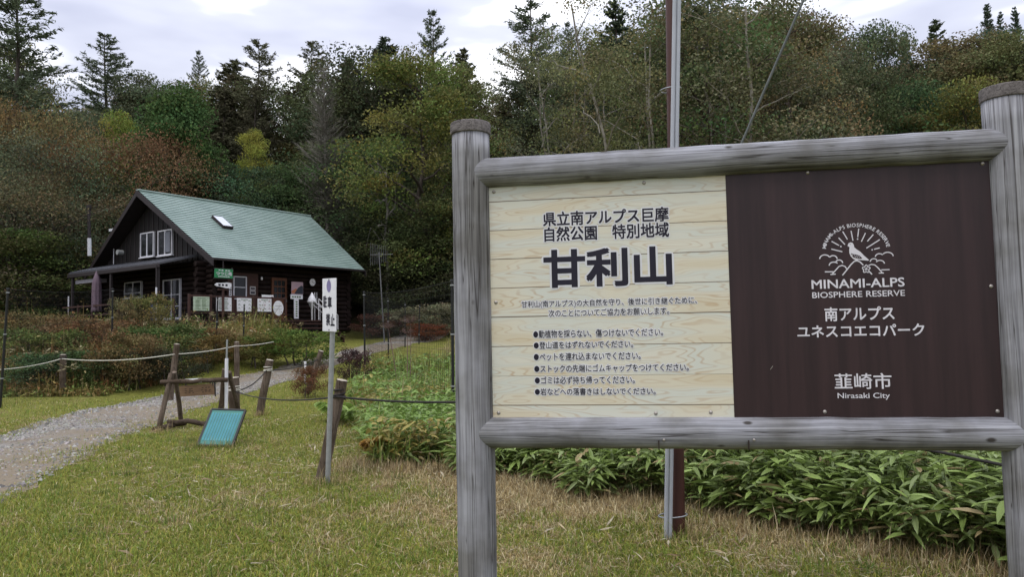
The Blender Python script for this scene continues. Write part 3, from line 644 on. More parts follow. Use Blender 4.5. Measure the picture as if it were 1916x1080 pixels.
zl([(600, 404), (622, 394), (648, 398), (672, 418), (706, 458)], 8); zl([(680, 462), (720, 461)], 8); zl([(700, 437), (764, 435)], 8)
poly(em, [zp(*p) for p in [(440, 244), (446, 230), (460, 223), (476, 226), (486, 240), (490, 262), (510, 278), (540, 298), (566, 326), (605, 360), (598, 366), (560, 362), (522, 360), (512, 366), (498, 362), (478, 348), (462, 330), (452, 306), (451, 280), (454, 262), (446, 254), (440, 258)]][::-1], YB)
fl_ = []
for i in range(30):
    a = 2*math.pi*i/30; q_ = 26+6*math.cos(a*5); fl_.append((583+q_*math.sin(a), 430-q_*math.cos(a)))
zl(fl_, 7, True)
for i in range(5):
    a = 2*math.pi*i/5; zl([(583, 430), (583+14*math.sin(a), 430-14*math.cos(a))], 5)
# arched words
arc_s = 'MINAMI-ALPS BIOSPHERE RESERVE'; V_, F_ = text_geo('M', .01)
wid = {c: 0.32 for c in ' '}
for ch in set(arc_s)-{' '}:
    V_, F_ = text_geo(ch, .012); wid[ch] = V_[:, 0].max()-V_[:, 0].min()+.1
tot = sum(wid[c] for c in arc_s); acc = 0
for ch in arc_s:
    u = (acc+wid[ch]/2)/tot; acc += wid[ch]
    if ch == ' ': continue
    an = R(176-u*168); V_, F_ = text_geo(ch, .012); xc = (V_[:, 0].max()+V_[:, 0].min())/2; k_ = 30/.73
    dx = (V_[:, 0]-xc)*k_; dy = V_[:, 1]*k_
    rx, ry = 250, 196
    ox, oy = 506+(rx-14)*math.cos(an), 285-(ry-14)*math.sin(an); nx, ny = math.cos(an), math.sin(an)
    W_ = [zp(ox+dx[i]*ny+dy[i]*nx, oy+dx[i]*nx-dy[i]*ny) for i in range(len(V_))]
    em.add([(a, YB, c) for a, c in W_], F_)
em.build('emblem', M_WHITE, pb)
dk = MB()
poly(dk, [zp(*p) for p in [(462, 306), (480, 314), (505, 318), (530, 326), (552, 346), (540, 350), (505, 346), (480, 338)]][::-1], YB-.0012)
poly(dk, [zp(*p) for p in arc(458, 238, 3, 3, 0, 330, 8)][::-1], YB-.0012)
dk.build('emblem_wing', M_BROWN, pb)
w2 = MB()
for x_, y_ in ((476, 322), (490, 325), (504, 328), (518, 332), (530, 338), (497, 337), (512, 340)): poly(w2, [zp(*p) for p in arc(x_, y_, 3.2, 3.2, 0, 320, 8)][::-1], YB-.002)
w2.build('emblem_wing_dots', M_WHITE, pb)
# ------------------------------------------------------------------ pole, guy wire, small sign, barrier, posts and ropes
M_BPOLE = mat('brown_pole', (.070, .026, .020), .45, (.045, .018, .015), 8, (1, 1, .3)); M_GREY = mat('grey_conduit', (.40, .42, .46), .4, (.34, .36, .40), 5, (1, 1, .4))
M_BAND = mat('band_steel', (.30, .31, .33), .35, metal=.7)
M_OLDW = woodmat('old_post_wood', (.17, .135, .105), (.095, .07, .055), (.03, .022, .018), 2); M_OLDT = mat('cut_end_wood', (.42, .38, .31), .9, (.28, .24, .19), 30)
M_ROPE = mat('dark_rope', (.035, .032, .030), .9, (.02, .018, .017), 60); M_WROPE = mat('white_rope', (.62, .60, .52), .85, (.45, .43, .36), 60)
M_BLACK = mat('black_plastic', (.012, .013, .013), .45, (.02, .02, .02), 20); M_NET = mat('black_net', (.006, .006, .006), .9, (.01, .01, .01), 5)
M_WPAINT = mat('white_paint', (.72, .72, .74), .45, (.62, .62, .65), 9); M_ZINC = mat('galvanised_post', (.33, .34, .34), .5, (.27, .28, .27), 18, metal=.3)
def local(o, p): return np.asarray(p, float)-np.array(o.location[:])
# utility pole with conduit
base = P(1270, 1000, 5.78); base[2] = H(base[0], base[1])
pole = thing('utility_pole', 'thin brown steel pole with grey conduits strapped to it, standing behind the signboard', 'pole', base)
dirp = np.array([.019, 0, 1.0]); b = MB(); b.tube([dirp*-.3, dirp*8.5], [.050, .046], 20); b.build('pole', M_BPOLE, pole)
c0 = local(pole, P(1250, 1000, 5.70)); c1 = local(pole, P(1264, 148, 5.70)); ax = (c1-c0)/(c1[2]-c0[2])
for o_, r_ in ((-.0165, .0160), (.0165, .0155)):
    b = MB(); q0 = c0+[o_, 0, 0]; b.tube([q0-ax*.12, q0+ax*8.2], r_, 14); b.build('conduit', M_GREY, pole)
for px, py in ((1259, 148), (1260, 968)):
    z_ = local(pole, P(px, py, 5.72))[2]; pc = (dirp*z_+c0+ax*(z_-c0[2]))/2; b = MB()
    hw = abs((dirp*z_)[0]-(c0+ax*(z_-c0[2]))[0])/2
    ring = [(pc[0]+(.062+hw)*math.cos(a), -.02+.078*math.sin(a), z_+.006*math.cos(a)) for a in np.linspace(0, 2*math.pi, 25)]
    b.tube(ring, .006, 8, caps=False); b.build('clamp_band', M_BAND, pole)
# guy wire with its guard tube
g0 = G(1150, 820); rtop = P(1503, 0, 9.2)
gw = thing('guy_wire', 'thick grey guy wire slanting up to the right above the signboard', 'wire', (g0[0], g0[1], H(g0[0], g0[1])))
d_ = local(gw, rtop); b = MB(); b.tube([d_*-.02, d_*.3, d_*1.0, d_*1.25], [.012, .0155, .0155, .010], 10); b.build('guard_tube', mat('weathered_guard', (.13, .14, .14), .6, (.09, .10, .10), 6), gw)
b = MB(); b.tube([d_*1.2, d_*2.2], .006, 6); b.build('strand', M_BAND, gw)

# no-parking sign
D = 8.0
pb_ = P(613, 905, D); pb_[2] = H(pb_[0], pb_[1])
nps = thing('no_parking_sign', 'white no parking board with black characters and a purple oval on a thin grey post', 'sign', pb_)
top = local(nps, P(625.5, 521, D)); yaw_ = R(-46)
b = MB(); b.tube([(top*-.08), top], .028, 10); b.build('post', M_ZINC, nps)
ctr = local(nps, P(622.5, 571, D)); cx_, cz_ = math.cos(yaw_), math.sin(yaw_); bx_ = np.array([cx_, cz_, 0]); by_ = np.array([-cz_, cx_, 0]); tilt = nrm(top)
Wb, Hb = .285, .575
mm = Matrix((( bx_[0], by_[0], tilt[0], ctr[0]-by_[0]*.04), (bx_[1], by_[1], tilt[1], ctr[1]-by_[1]*.04), (bx_[2], by_[2], tilt[2], ctr[2]), (0, 0, 0, 1)))
b = MB(); b.box(-Wb/2, Wb/2, -.004, .004, -Hb/2, Hb/2, .003); bo = b.build('board', M_WPAINT, nps); bo.matrix_local = mm
def fr(s, t): return (-Wb/2+s*Wb, Hb/2-t*Hb)
b = MB()
for ch, s0, s1, t0, t1 in (('駐', .08, .33, .33, .545), ('車', .41, .69, .345, .56), ('禁', .29, .565, .665, .88), ('止', .62, .90, .675, .885)):
    a0 = fr(s0, t1); a1 = fr(s1, t0); fit_text(b, ch, (a0[0], a1[0], a0[1], a1[1]), -.0055, .035)
b.build('lettering', M_INK, bo)
b = MB(); c_ = fr(.49, .145); b.add([(c_[0]+.046*math.cos(a), -.0055, c_[1]+.066*math.sin(a)) for a in np.linspace(0, 2*math.pi, 25)[:-1]], [tuple(range(24))])
b.build('purple_oval', mat('purple_print', (.22, .19, .36), .5), bo)
for s_, t_ in ((.5, .02), (.5, .97)):
    b = MB(); c_ = fr(s_, t_); b.lathe((0, 0, 0), [(.008, 0), (.008, .004), (.004, .007)], 8); b.V = [(c_[0]+x, -.004-z, c_[1]+y*0.9) for x, y, z in b.V]; b.build('bolt', M_BLACK, bo)

# rope posts
def rope_post(name, label, p_top, p_base, d, r, cat='post', extra=.25):
    bs = P(*p_base, d); bs[2] = H(bs[0], bs[1]); o = thing(name, label, cat, bs, 0, 'short wooden rope posts'); tp = local(o, P(*p_top, d))
    b = MB(); k = 9; rr = random.Random(sum(label.encode())); pts = []; rad = []
    for i in range(k):
        u = -extra+(1+extra)*i/(k-1); p = tp*u; p = p+np.array([rr.uniform(-.006, .006), rr.uniform(-.006, .006), 0]); pts.append(p); rad.append(r*(1.06-.1*max(u, 0))*rr.uniform(.97, 1.03))
    pts[-1] = tp; b.tube(pts, rad, 14, caps=False); ax_ = nrm(tp); o2 = b.build('shaft', M_OLDW, o)
    b = MB(); a = nrm(np.cross(ax_, [0, 1, .01])); c = np.cross(ax_, a); n = 14
    V = [tp+ax_*.004*(1 if k2 % 2 else .4)+(a*math.cos(q)+c*math.sin(q))*rad[-1]*.99 for k2, q in enumerate(np.linspace(0, 2*math.pi, n+1)[:-1])]
    b.add(V+[tp+ax_*.012], [(i, (i+1) % n, n) for i in range(n)]); b.build('sawn_top', M_OLDT, o)
    return o, np.array(o.location[:])+tp
RP = {}
for k_, nm, lb, pt, pbs, d, r in (('a', 'rope_post', 'weathered post leaning behind the thin grey no parking post', (640, 712), (601, 906), 8.25, .063),
    ('b', 'rope_post', 'dark leaning post standing alone in the grass right of the teal notice', (505, 674), (485, 776), 15.4, .078),
    ('c', 'rope_post', 'farthest leaning rope post, beside the gravel path behind the reddish bush', (601, 657), (575, 738), 20.0, .075),
    ('d', 'rope_post', 'stout upright post behind the white pole and the teal notice', (437, 707), (440, 797), 14.2, .105),
    ('e', 'rope_post', 'upright post in front of the dark green bushes at the foot of the bank', (118, 664), (117, 742), 21.0, .085),
    ('f', 'rope_post', 'thin tilted post rising behind the log barrier, carrying the white rope', (331, 644), (318, 728), 19.5, .075),
    ('g', 'rope_post', 'small grey post beyond the gravel path, behind the barrier', (443, 640), (443, 690), 24.0, .085)):
    RP[k_] = rope_post(nm, lb, pt, pbs, d, r)
def rope(name, label, pts, r, m, sag, group=None):
    b = MB(); out_ = []
    for i in range(len(pts)-1):
        a, c = np.asarray(pts[i], float), np.asarray(pts[i+1], float); sg = sag[i] if hasattr(sag, '__len__') else sag
        for u in np.linspace(0, 1, 14)[(0 if i == 0 else 1):]:
            p = a+(c-a)*u; p[2] -= sg*4*u*(1-u); out_.append(p)
    o = b; b.tube(out_, r, 6); ob = b.build(name, m); return tag(ob, label, 'rope', group)
def on(k, u, off=(0, -.08, 0)):
    o, t_ = RP[k]; bs = np.array(o.location[:]); return bs+(t_-bs)*u+np.array(off)
rope('rope', 'dark rope slung from the stout post to the post behind the no parking sign', [on('d', .72), on('a', .84)], .010, M_ROPE, .10)
rope('rope', 'dark rope running from the no parking post behind the signboard', [on('a', .84), P(850, 753, 7.2), P(1500, 800, 6.2), P(1770, 849, 5.0), P(1960, 888, 4.4)], .012, M_ROPE, [.02, .01, .0, .0])
rope('rope', 'dark rope linking the leaning posts along the right edge of the path', [on('d', .72), on('b', .82), on('c', .8)], .012, M_ROPE, [.12, .08])
rope('rope', 'white rope strung along the foot of the weedy bank', [P(-90, 704, 18.5), P(0, 692, 19.5), on('e', .9), on('f', .82), P(440, 648, 23.5), P(512, 640, 26)], .013, M_WROPE, [.02, .05, .10, .04, .03])
# coils where the ropes are tied
for k_, u, m_, lb in (('d', .73, M_WROPE, 'pale rope turns wound round the stout post by the teal notice'), ('a', .85, M_ROPE, 'rope turns wound round the post behind the no parking sign'), ('b', .82, M_WROPE, 'rope turns wound round the dark leaning post in the grass'), ('e', .92, M_ROPE, 'cord wound round the post before the green bushes')):
    o, t_ = RP[k_]; c_ = on(k_, u, (0, 0, 0)); rad = {'d': .112, 'a': .068, 'b': .084, 'e': .092}[k_]; b = MB()
    b.tube([c_+np.array([rad*math.cos(a), rad*math.sin(a), .012*math.sin(a*.5)+.006*a-.05]) for a in np.linspace(0, 6.28*3, 60)], .010, 6)
    tag(b.build('rope_coil', m_), lb, 'rope')

# trestle barrier of logs with a hanging board
tb = G(345, 806); tb[2] = H(tb[0], tb[1])
tr = thing('log_barrier', 'rough log trestle barrier at the path edge with a hanging faded board', 'barrier', tb)
def TP(px, py, d): return local(tr, P(px, py, d))
def log(nm, pts, r, m=M_OLDW, par=tr, n=12, wob=.012):
    rr = random.Random(len(bpy.data.objects)); q = [np.asarray(pts[0], float)]; rad = [r*1.03]
    for i in range(len(pts)-1):
        for u in (.25, .5, .75, 1): q.append(np.asarray(pts[i])+(np.asarray(pts[i+1])-np.asarray(pts[i]))*u+np.array([rr.uniform(-wob, wob), rr.uniform(-wob, wob), rr.uniform(-wob, wob)])); rad.append(r*rr.uniform(.93, 1.05))
    b = MB(); b.tube(q, rad, n); return b.build(nm, m, par)
M_DLOG = woodmat('dark_log', (.115, .085, .065), (.06, .045, .036), (.02, .015, .012), 0)
log('leg', [TP(296, 815, 12.9), TP(320, 699, 13.1)], .046); log('leg', [TP(342, 808, 13.7), TP(327, 697, 13.2)], .040)
log('leg', [TP(411, 796, 13.6), TP(422, 690, 13.5)], .055); log('leg', [TP(456, 806, 14.4), TP(428, 697, 13.6)], .045)
log('top_rail', [TP(301, 716, 13.05), TP(360, 714, 13.1), TP(426, 711, 13.3)], .043, M_DLOG)
log('foot_rail', [TP(287, 805, 12.85), TP(346, 791, 13.5)], .046, M_DLOG); log('foot_rail', [TP(313, 791, 13.2), TP(350, 789, 13.3), TP(400, 796, 13.5), TP(458, 800, 13.6)], .045, M_DLOG)
b = MB(); c0, c1 = TP(346, 714.5, 13.1), TP(378, 712.5, 13.15); b.tube([c0, c1], .0475, 12); b.build('tape_wrap', M_ZINC, tr)
M_SIGNW = mat('faded_board', (.20, .125, .070), .85, (.12, .075, .045), 7, (1, 1, 6))
def slab(nm, c, th, m, par):
    c = [np.asarray(v, float) for v in c]; n_v = nrm(np.cross(c[1]-c[0], c[3]-c[0])); b = MB(); b.prism(c, n_v*th); return b.build(nm, m, par), n_v
hb, nv = slab('hanging_board', [TP(335, 723, 13.05), TP(400, 718, 13.2), TP(402, 739, 13.2), TP(337, 743, 13.05)], .02, M_SIGNW, tr)
bm = MB(); rr = random.Random(4)          # worn unreadable brush marks
c_ = [TP(335, 723, 13.02), TP(400, 718, 13.17), TP(402, 739, 13.17), TP(337, 743, 13.02)]
def bil(c, s, t): return (c[0]*(1-s)+c[1]*s)*(1-t)+(c[3]*(1-s)+c[2]*s)*t
for s0 in (.16, .25, .34, .62, .72, .82):
    for k in range(3):
        s1, t1 = s0+rr.uniform(-.02, .03), .3+k*.17+rr.uniform(-.03, .03); bm.add([bil(c_, s1, t1), bil(c_, s1+.05, t1), bil(c_, s1+.05, t1+.07), bil(c_, s1, t1+.07)], [(0, 1, 2, 3)])
bm.build('worn_lettering', mat('worn_ink', (.055, .035, .025), .9), hb)
for px in (340, 397):
    b = MB(); b.tube([TP(px, 712, 13.1), TP(px+1, 722, 13.1)], .006, 6); b.build('hanger', M_BLACK, tr)
b = MB(); b.tube([TP(402, 716, 13.2), TP(403, 742, 13.2)], .012, 6); b.build('hook', M_BLACK, tr)
# white marker pole
wp = P(423, 790, 13.4); wp[2] = H(wp[0], wp[1]); o = thing('marker_pole', 'white plastic pole with a thin grey tip, standing by the log barrier', 'pole', wp)
t0, t1 = local(o, P(424, 671, 13.4)), local(o, P(425, 636, 13.4)); b = MB(); b.tube([(0, 0, -.2), t0], .030, 12); b.build('sleeve', M_WPAINT, o); b = MB(); b.tube([t0*.9, t1], .017, 8); b.build('rod', M_ZINC, o)
ms = P(571, 698, 23); ms[2] = H(ms[0], ms[1]); o = thing('marker_stake', 'short white stake beside the gravel path', 'stake', ms); t0 = local(o, P(571, 679, 23)); b = MB(); b.tube([(0, 0, -.1), t0], [.036, .034], 8); b.box(t0[0]-.04, t0[0]+.04, t0[1]-.04, t0[1]+.04, t0[2], t0[2]+.03, .01); b.build('stake', M_WPAINT, o)
# teal notice leaning on the post
cb = [P(397, 767, 11.4), P(459, 769, 11.35), P(434, 837, 10.9), P(375, 835, 11.0)]
for k in (2, 3): cb[k][2] = H(cb[k][0], cb[k][1])+.01
cb[3] = cb[0]+cb[2]-cb[1]
ob_ = (cb[2]+cb[3])/2; tn = thing('notice_board', 'teal notice in a black frame leaning against the stout post in the grass', 'notice', ob_)
cb = [c-ob_ for c in cb]; M_TEAL = mat('teal_sheet', (.022, .155, .13), .5, (.02, .135, .115), 3, spec=.4)
ns_, nv = slab('sheet', cb, -.012, M_TEAL, tn)
def bar(nm, a, c, r, m, par):
    b = MB(); b.tube([a, c], r, 4, smooth=False); return b.build(nm, m, par)
b = MB()
for i in range(4): b.tube([cb[i], cb[(i+1) % 4]], .024, 6, smooth=False)
b.build('frame', M_BLACK, tn)
off = (nv if (np.array([0, -1, .4])@nv) > 0 else -nv)*.016
bs_ = MB(); bd_ = MB(); rr = random.Random(9)
for i in range(11):
    s0 = .07+i*.08
    bs_.add([bil(cb, s0, .10)+off, bil(cb, s0+.052, .10)+off, bil(cb, s0+.052, .87)+off, bil(cb, s0, .87)+off], [(0, 1, 2, 3)])
    t_ = .12
    while t_ < .80:
        ln = rr.uniform(.012, .03); bd_.add([bil(cb, s0+.018, t_)+off*1.25, bil(cb, s0+.034, t_)+off*1.25, bil(cb, s0+.034, t_+ln)+off*1.25, bil(cb, s0+.018, t_+ln)+off*1.25], [(0, 1, 2, 3)]); t_ += ln+rr.uniform(.008, .02)
bs_.build('text_column', mat('pale_teal_print', (.06, .27, .31), .5), ns_); bd_.build('small_print', mat('teal_print', (.03, .17, .26), .45), ns_)

# black net poles and the net between them
NETG = 'black plastic poles of the deer net'
def netpole(lb, pt, pbase, d, r=.022):
    bs = P(*pbase, d); bs[2] = H(bs[0], bs[1]); o = thing('net_pole', lb, 'pole', bs, 0, NETG); tp = local(o, P(*pt, d)); b = MB(); b.tube([tp*-.1, tp], [r, r*.9], 10); b.build('shaft', M_BLACK, o)
    b = MB(); b.tube([tp, tp+np.array([0, 0, .03])], [r*1.3, r*1.1], 8); b.build('cap', M_BLACK, o)
    for u in (.25, .62, .97):
        b = MB(); b.tube([tp*u-np.array([0, 0, .012]), tp*u+np.array([0, 0, .012])], r*1.35, 8); b.build('clip', M_ZINC, o)
    return np.array(o.location[:]), np.array(o.location[:])+tp
NP = [netpole(*a) for a in (('black net pole leaning at the far left edge of the weeds', (15, 541), (1, 722), 18.0, .030),
    ('black net pole among the weeds below the folded parasol', (211, 541), (209, 665), 26.0, .032), ('black net pole in the weeds before the white menu boards', (407, 558), (404, 690), 27.0, .03),
    ('black net pole in the weeds right of the shop sign', (457, 572), (455, 690), 28.0, .028),
    ('tall black net pole close to the left post of the signboard', (846, 526), (848, 792), 13.5, .030), ('black net pole just right of the no parking board', (681, 547), (683, 697), 23.5, .032),
    ('black net pole below the television aerial', (726, 560), (727, 668), 29.0, .03), ('black net pole right of the aerial, near the reddish umbels', (758, 568), (758, 650), 33.0, .03), ('black net pole in front of the pale shrub row', (785, 572), (784, 648), 35.0, .03))]
def net(lb, A_, B_, nx_, nz_):
    (a0, a1), (b0, b1) = A_, B_; b = MB(); r_ = .0022
    for i in range(nx_+1):
        u = i/nx_; lo = a0+(b0-a0)*u; hi = a1+(b1-a1)*u; lo[2] = H(lo[0], lo[1])
        hi = hi-np.array([0, 0, .10*math.sin(math.pi*u)]); b.tube([lo, hi], r_, 3, caps=False, smooth=False)
    for j in range(nz_+1):
        v = j/nz_; pts = []
        for u in np.linspace(0, 1, 7):
            lo = a0+(b0-a0)*u; hi = a1+(b1-a1)*u; lo[2] = H(lo[0], lo[1]); hi = hi-np.array([0, 0, .10*math.sin(math.pi*u)]); pts.append(lo+(hi-lo)*v)
        b.tube(pts, r_ if j < nz_ else .005, 3, caps=False, smooth=False)
    tag(b.build('deer_net', M_NET), lb, 'net')
net('black net between the tall pole by the signboard and the pole beyond', NP[4], NP[5], 70, 22); net('black net running back from the pole by the no parking board', NP[5], NP[6], 40, 20)
net('black net below the television aerial', NP[6], NP[7], 30, 20)
net('black net across the left edge of the weedy bank', NP[0], NP[1], 80, 16); net('black net in the weeds before the cabin terrace', NP[1], NP[2], 60, 16)
M_AER = mat('dull_metal', (.14, .14, .145), .6, (.10, .10, .105), 9)
ab = P(719, 612, 37); ab[2] = H(ab[0], ab[1]); o = thing('aerial_mast', 'tall thin mast with a comb-like television aerial, right of the cabin', 'aerial', ab)
mt = local(o, P(709, 472, 37)); b = MB(); b.tube([(0, 0, 0), mt], [.035, .025], 8); b.build('mast', M_AER, o)
a0, a1 = local(o, P(693, 477, 37)), local(o, P(735, 476, 37)); b = MB(); b.tube([a0, a1], .016, 6)
for i in range(9):
    u = i/12; c_ = a0+(a1-a0)*u; hh = .30+.25*(1-u); b.tube([c_-np.array([0, 0, hh]), c_+np.array([0, 0, hh*1.1])], .008, 5)
b.build('aerial', M_AER, o)
# ------------------------------------------------------------------ the log cabin
HY = .9719; HX0 = np.array([-13.448, 33.0, 0]); HZ = 1.75
M_LOG = woodmat('stained_log', (.026, .017, .015), (.013, .009, .009), (.004, .003, .003), 0, .6, knots=False, gs=.4); M_DBOARD = mat('dark_boards', (.010, .0075, .0075), .7, (.006, .005, .005), 9, (9, 9, .5))
M_REDW = mat('reddish_timber', (.060, .026, .020), .65, (.035, .017, .014), 7, (3, 3, .6)); M_DTRIM = mat('dark_trim', (.028, .021, .022), .6, (.019, .015, .016), 6)
M_WFR = mat('white_window_frame', (.60, .60, .64), .4, (.52, .52, .56), 5); M_GLASS = mat('window_glass', (.010, .011, .013), .08, (.006, .007, .008), 3, spec=.5)
M_PORCHR = mat('porch_sheet_roof', (.060, .062, .072), .4, (.04, .042, .05), 3, spec=.5)
m, t, b = newmat('mint_metal_roof'); n_ = t.nodes.new; l_ = t.links.new; co = n_('ShaderNodeTexCoord'); nz = n_('ShaderNodeTexNoise'); nz.inputs['Scale'].default_value = .7; nz.inputs['Detail'].default_value = 8; nz.inputs['Roughness'].default_value = .7; l_(co.outputs['Object'], nz.inputs['Vector'])
r_ = n_('ShaderNodeValToRGB'); l_(nz.outputs[0], r_.inputs[0]); r_.color_ramp.elements[0].position = .38; r_.color_ramp.elements[0].color = (.185, .255, .230, 1); r_.color_ramp.elements[1].position = .62; r_.color_ramp.elements[1].color = (.25, .325, .297, 1)
l_(r_.outputs[0], b.inputs['Base Color']); b.inputs['Roughness'].default_value = .35; b.inputs['Specular IOR Level'].default_value = .5; M_ROOF = m
def HW(u, v, z): c, s = math.cos(HY), math.sin(HY); return np.array([HX0[0]+u*c-v*s, HX0[1]+u*s+v*c, z])
cab = thing('log_cabin', 'dark stained log cabin with a mint green metal roof and a side porch', 'cabin', (HX0[0], HX0[1], HZ), HY)
class HB(MB):
    def build(s, name, m, parent=cab): s.V = [(x, y, z-HZ) for x, y, z in s.V] if parent is cab or parent in HCH else s.V; o = MB.build(s, name, m, parent); HCH.add(o); return o
HCH = set()
ZE, ZR = 5.255, 8.99; HWD = 5.664; RA, RB, RL = -.353, 10.37, 9.379; FL = 2.45
U0, U1, V0, V1 = .35, 9.2, 1.0, 10.3
# log walls
def logs(fix, a0, a1, ax, z0, n, d=.235):
    b = HB()
    for i in range(n):
        z = z0+i*d; r_ = d/2*1.06; e0 = a0-(.06 if i % 2 else .0); e1 = a1+(.06 if i % 2 else 0)
        pts = [(e0, fix, z), ((e0+e1)/2, fix, z), (e1, fix, z)] if ax == 0 else [(fix, e0, z), (fix, (e0+e1)/2, z), (fix, e1, z)]
        b.tube(pts, r_, 12)
    return b
fw = logs(V0+.12, U0-.42, U1+.1, 0, 2.0, 14).build('log_wall', M_LOG); gw_ = logs(U0+.12, V0-.42, V1+.3, 1, 2.12, 14)
gw_.build('log_wall', M_LOG); logs(V1, U0-.3, U1, 0, 2.0, 14).build('log_wall', M_LOG); logs(U1-.1, V0, V1, 1, 2.12, 14).build('log_wall', M_LOG)
for uu, nm in ((U0+.1, 'gable_wall'), (U1-.1, 'gable_wall')):
    b = HB(); b.prism([(uu, V0-.2, 5.2), (uu, HWD, ZR-.35), (uu, V1+.5, 5.2)], (.1, 0, 0)); g_ = b.build(nm, M_DBOARD)
b = HB()
for v in np.arange(1.4, 10.2, .42):
    zt = ZR-.45-abs(v-HWD)*.66
    if zt > 5.4: b.box(U0+.07, U0+.10, v, v+.05, 5.3, zt)
b.build('gable_batten', M_DTRIM)
# roof: lapped metal courses
def roofpt(side, s, t, lift=0.0):      # s along eave 0..1, t eave 0 -> ridge 1
    u0 = 0+(RA-0)*t; u1 = RL+(RB-RL)*t; v = HWD*t if side < 0 else 2*HWD-HWD*t; z = ZE+(ZR-ZE)*t
    return (u0+(u1-u0)*s, v+(-lift*.55 if side < 0 else lift*.55), z+lift*.83)
NC = 32
roofs = []
for side in (-1, 1):
    b = HB()
    for k in range(NC):
        t0, t1 = k/NC, (k+1)/NC
        ss = (0, .25, .5, .75, 1)
        V = [roofpt(side, s, t0, .032) for s in ss]+[roofpt(side, s, t1, .002) for s in ss]+[roofpt(side, s, t0, -.004) for s in ss]
        F = []
        for i in range(4): F += [(i, i+1, 6+i, 5+i), (10+i, 11+i, i+1, i)]
        b.add(V, F)
    V = [roofpt(side, 0, 0, 0), roofpt(side, 1, 0, 0), roofpt(side, 1, 0, -.10), roofpt(side, 0, 0, -.10)]; b.add(V, [(0, 1, 2, 3)])
    roofs.append(b.build('roof', M_ROOF))
    V = [roofpt(side, 0.002, 0, -.10), roofpt(side, .998, 0, -.10), roofpt(side, .998, 1, -.10), roofpt(side, .002, 1, -.10)]; b = HB(); b.add(V, [(0, 1, 2, 3)]); b.build('soffit', M_DTRIM, roofs[-1])
rf = roofs[0]
b = HB(); b.box(RA-.02, RB+.02, HWD-.13, HWD+.13, ZR-.03, ZR+.045, .03); b.build('ridge_cap', M_ROOF, rf)
for side in (-1, 1):
    for s in (0, 1):
        b = HB(); a = np.array(roofpt(side, s, -.02)); c = np.array(roofpt(side, s, 1.0)); dz = np.array([0, 0, -.30]); e = np.array([(-.05 if s == 0 else .05), 0, 0])
        b.prism([a+[0, 0, -.02], c+[0, 0, -.02], c+dz, a+dz], e); b.build('bargeboard', M_DTRIM, rf)
b = HB(); b.box(-.05, RL+.02, -.07, .03, ZE-.10, ZE-.01, .02); b.build('gutter', M_DTRIM, rf)
# skylight
rd = ray(415, 419); cw = CAM; n_r = np.cross(HW(1, 0, 0)-HW(0, 0, 0), HW(0, HWD, ZR)-HW(0, 0, ZE)); n_r = nrm(n_r); tt = ((HW(0, 0, ZE)-cw)@n_r)/(rd@n_r); hp = cw+rd*tt-HX0
uu = hp[0]*math.cos(HY)+hp[1]*math.sin(HY); tv = (hp[2]-ZE)/(ZR-ZE)
def rp2(u, t, lift): return (u, HWD*t-lift*.55, ZE+(ZR-ZE)*t+lift*.83)
b = HB(); w_, dt = .29, .085
b.add([rp2(uu-w_, tv-dt, 0), rp2(uu+w_, tv-dt, 0), rp2(uu+w_, tv+dt, 0), rp2(uu-w_, tv+dt, 0), rp2(uu-w_, tv-dt, .16), rp2(uu+w_, tv-dt, .16), rp2(uu+w_, tv+dt, .16), rp2(uu-w_, tv+dt, .16)], [(0, 1, 5, 4), (1, 2, 6, 5), (2, 3, 7, 6), (3, 0, 4, 7), (4, 5, 6, 7)])
sk = b.build('skylight', M_DTRIM); b = HB(); w_ *= .88; dt *= .9; b.add([rp2(uu-w_, tv-dt, .168), rp2(uu+w_, tv-dt, .168), rp2(uu+w_, tv+dt, .168), rp2(uu-w_, tv+dt, .168)], [(0, 1, 2, 3)])
b.build('pane', mat('skylight_pane', (.55, .58, .64), .12, (.5, .53, .6), 2, spec=.8), sk)
# windows
def window(axis_, a0, a1, z0, z1, plane, mull=1, trans=(), par=cab, fm=M_WFR, nm='window'):
    f = HB(); g = HB(); t_ = .055
    def bx(bb, p0, p1, q0, q1, d0, d1):
        if axis_ == 'g': bb.box(plane+d0, plane+d1, p0, p1, q0, q1)
        else: bb.box(p0, p1, plane+d0, plane+d1, q0, q1)
    bx(f, a0, a0+t_, z0, z1, -.05, .05); bx(f, a1-t_, a1, z0, z1, -.05, .05); bx(f, a0+t_, a1-t_, z0, z0+t_, -.05, .05); bx(f, a0+t_, a1-t_, z1-t_, z1, -.05, .05)
    for i in range(mull):
        c = a0+(a1-a0)*(i+1)/(mull+1); bx(f, c-.035, c+.035, z0+t_, z1-t_, -.045, .045)
    for tz in trans: bx(f, a0+t_, a1-t_, tz-.02, tz+.02, -.04, .04)
    bx(f, a0-.05, a1+.05, z0-.05, z0, -.09, .05)
    o = f.build(nm, fm, par); bx(g, a0+t_, a1-t_, z0+t_, z1-t_, -.01, .01); g.build('pane', M_GLASS, o); return o
GP = U0-.03
window('g', 5.40, 6.63, 5.76, 7.0, GP+.06); wR = window('g', 3.80, 5.03, 5.72, 6.97, GP+.06)
b = HB(); b.box(GP-.02, GP, 3.9, 4.35, 5.85, 6.85); b.build('drawn_blind', mat('grey_blind', (.16, .17, .20), .8), wR)
window('g', 6.35, 7.95, 3.75, 4.57, GP-.02, 1, (4.0,)); window('g', 2.95, 4.4, 2.6, 4.50, GP-.02, 1, (3.75, 3.2), nm='glazed_door')
FP = V0-.03
window('f', 1.74, 2.48, 3.52, 4.58, FP, 0, (4.05,))
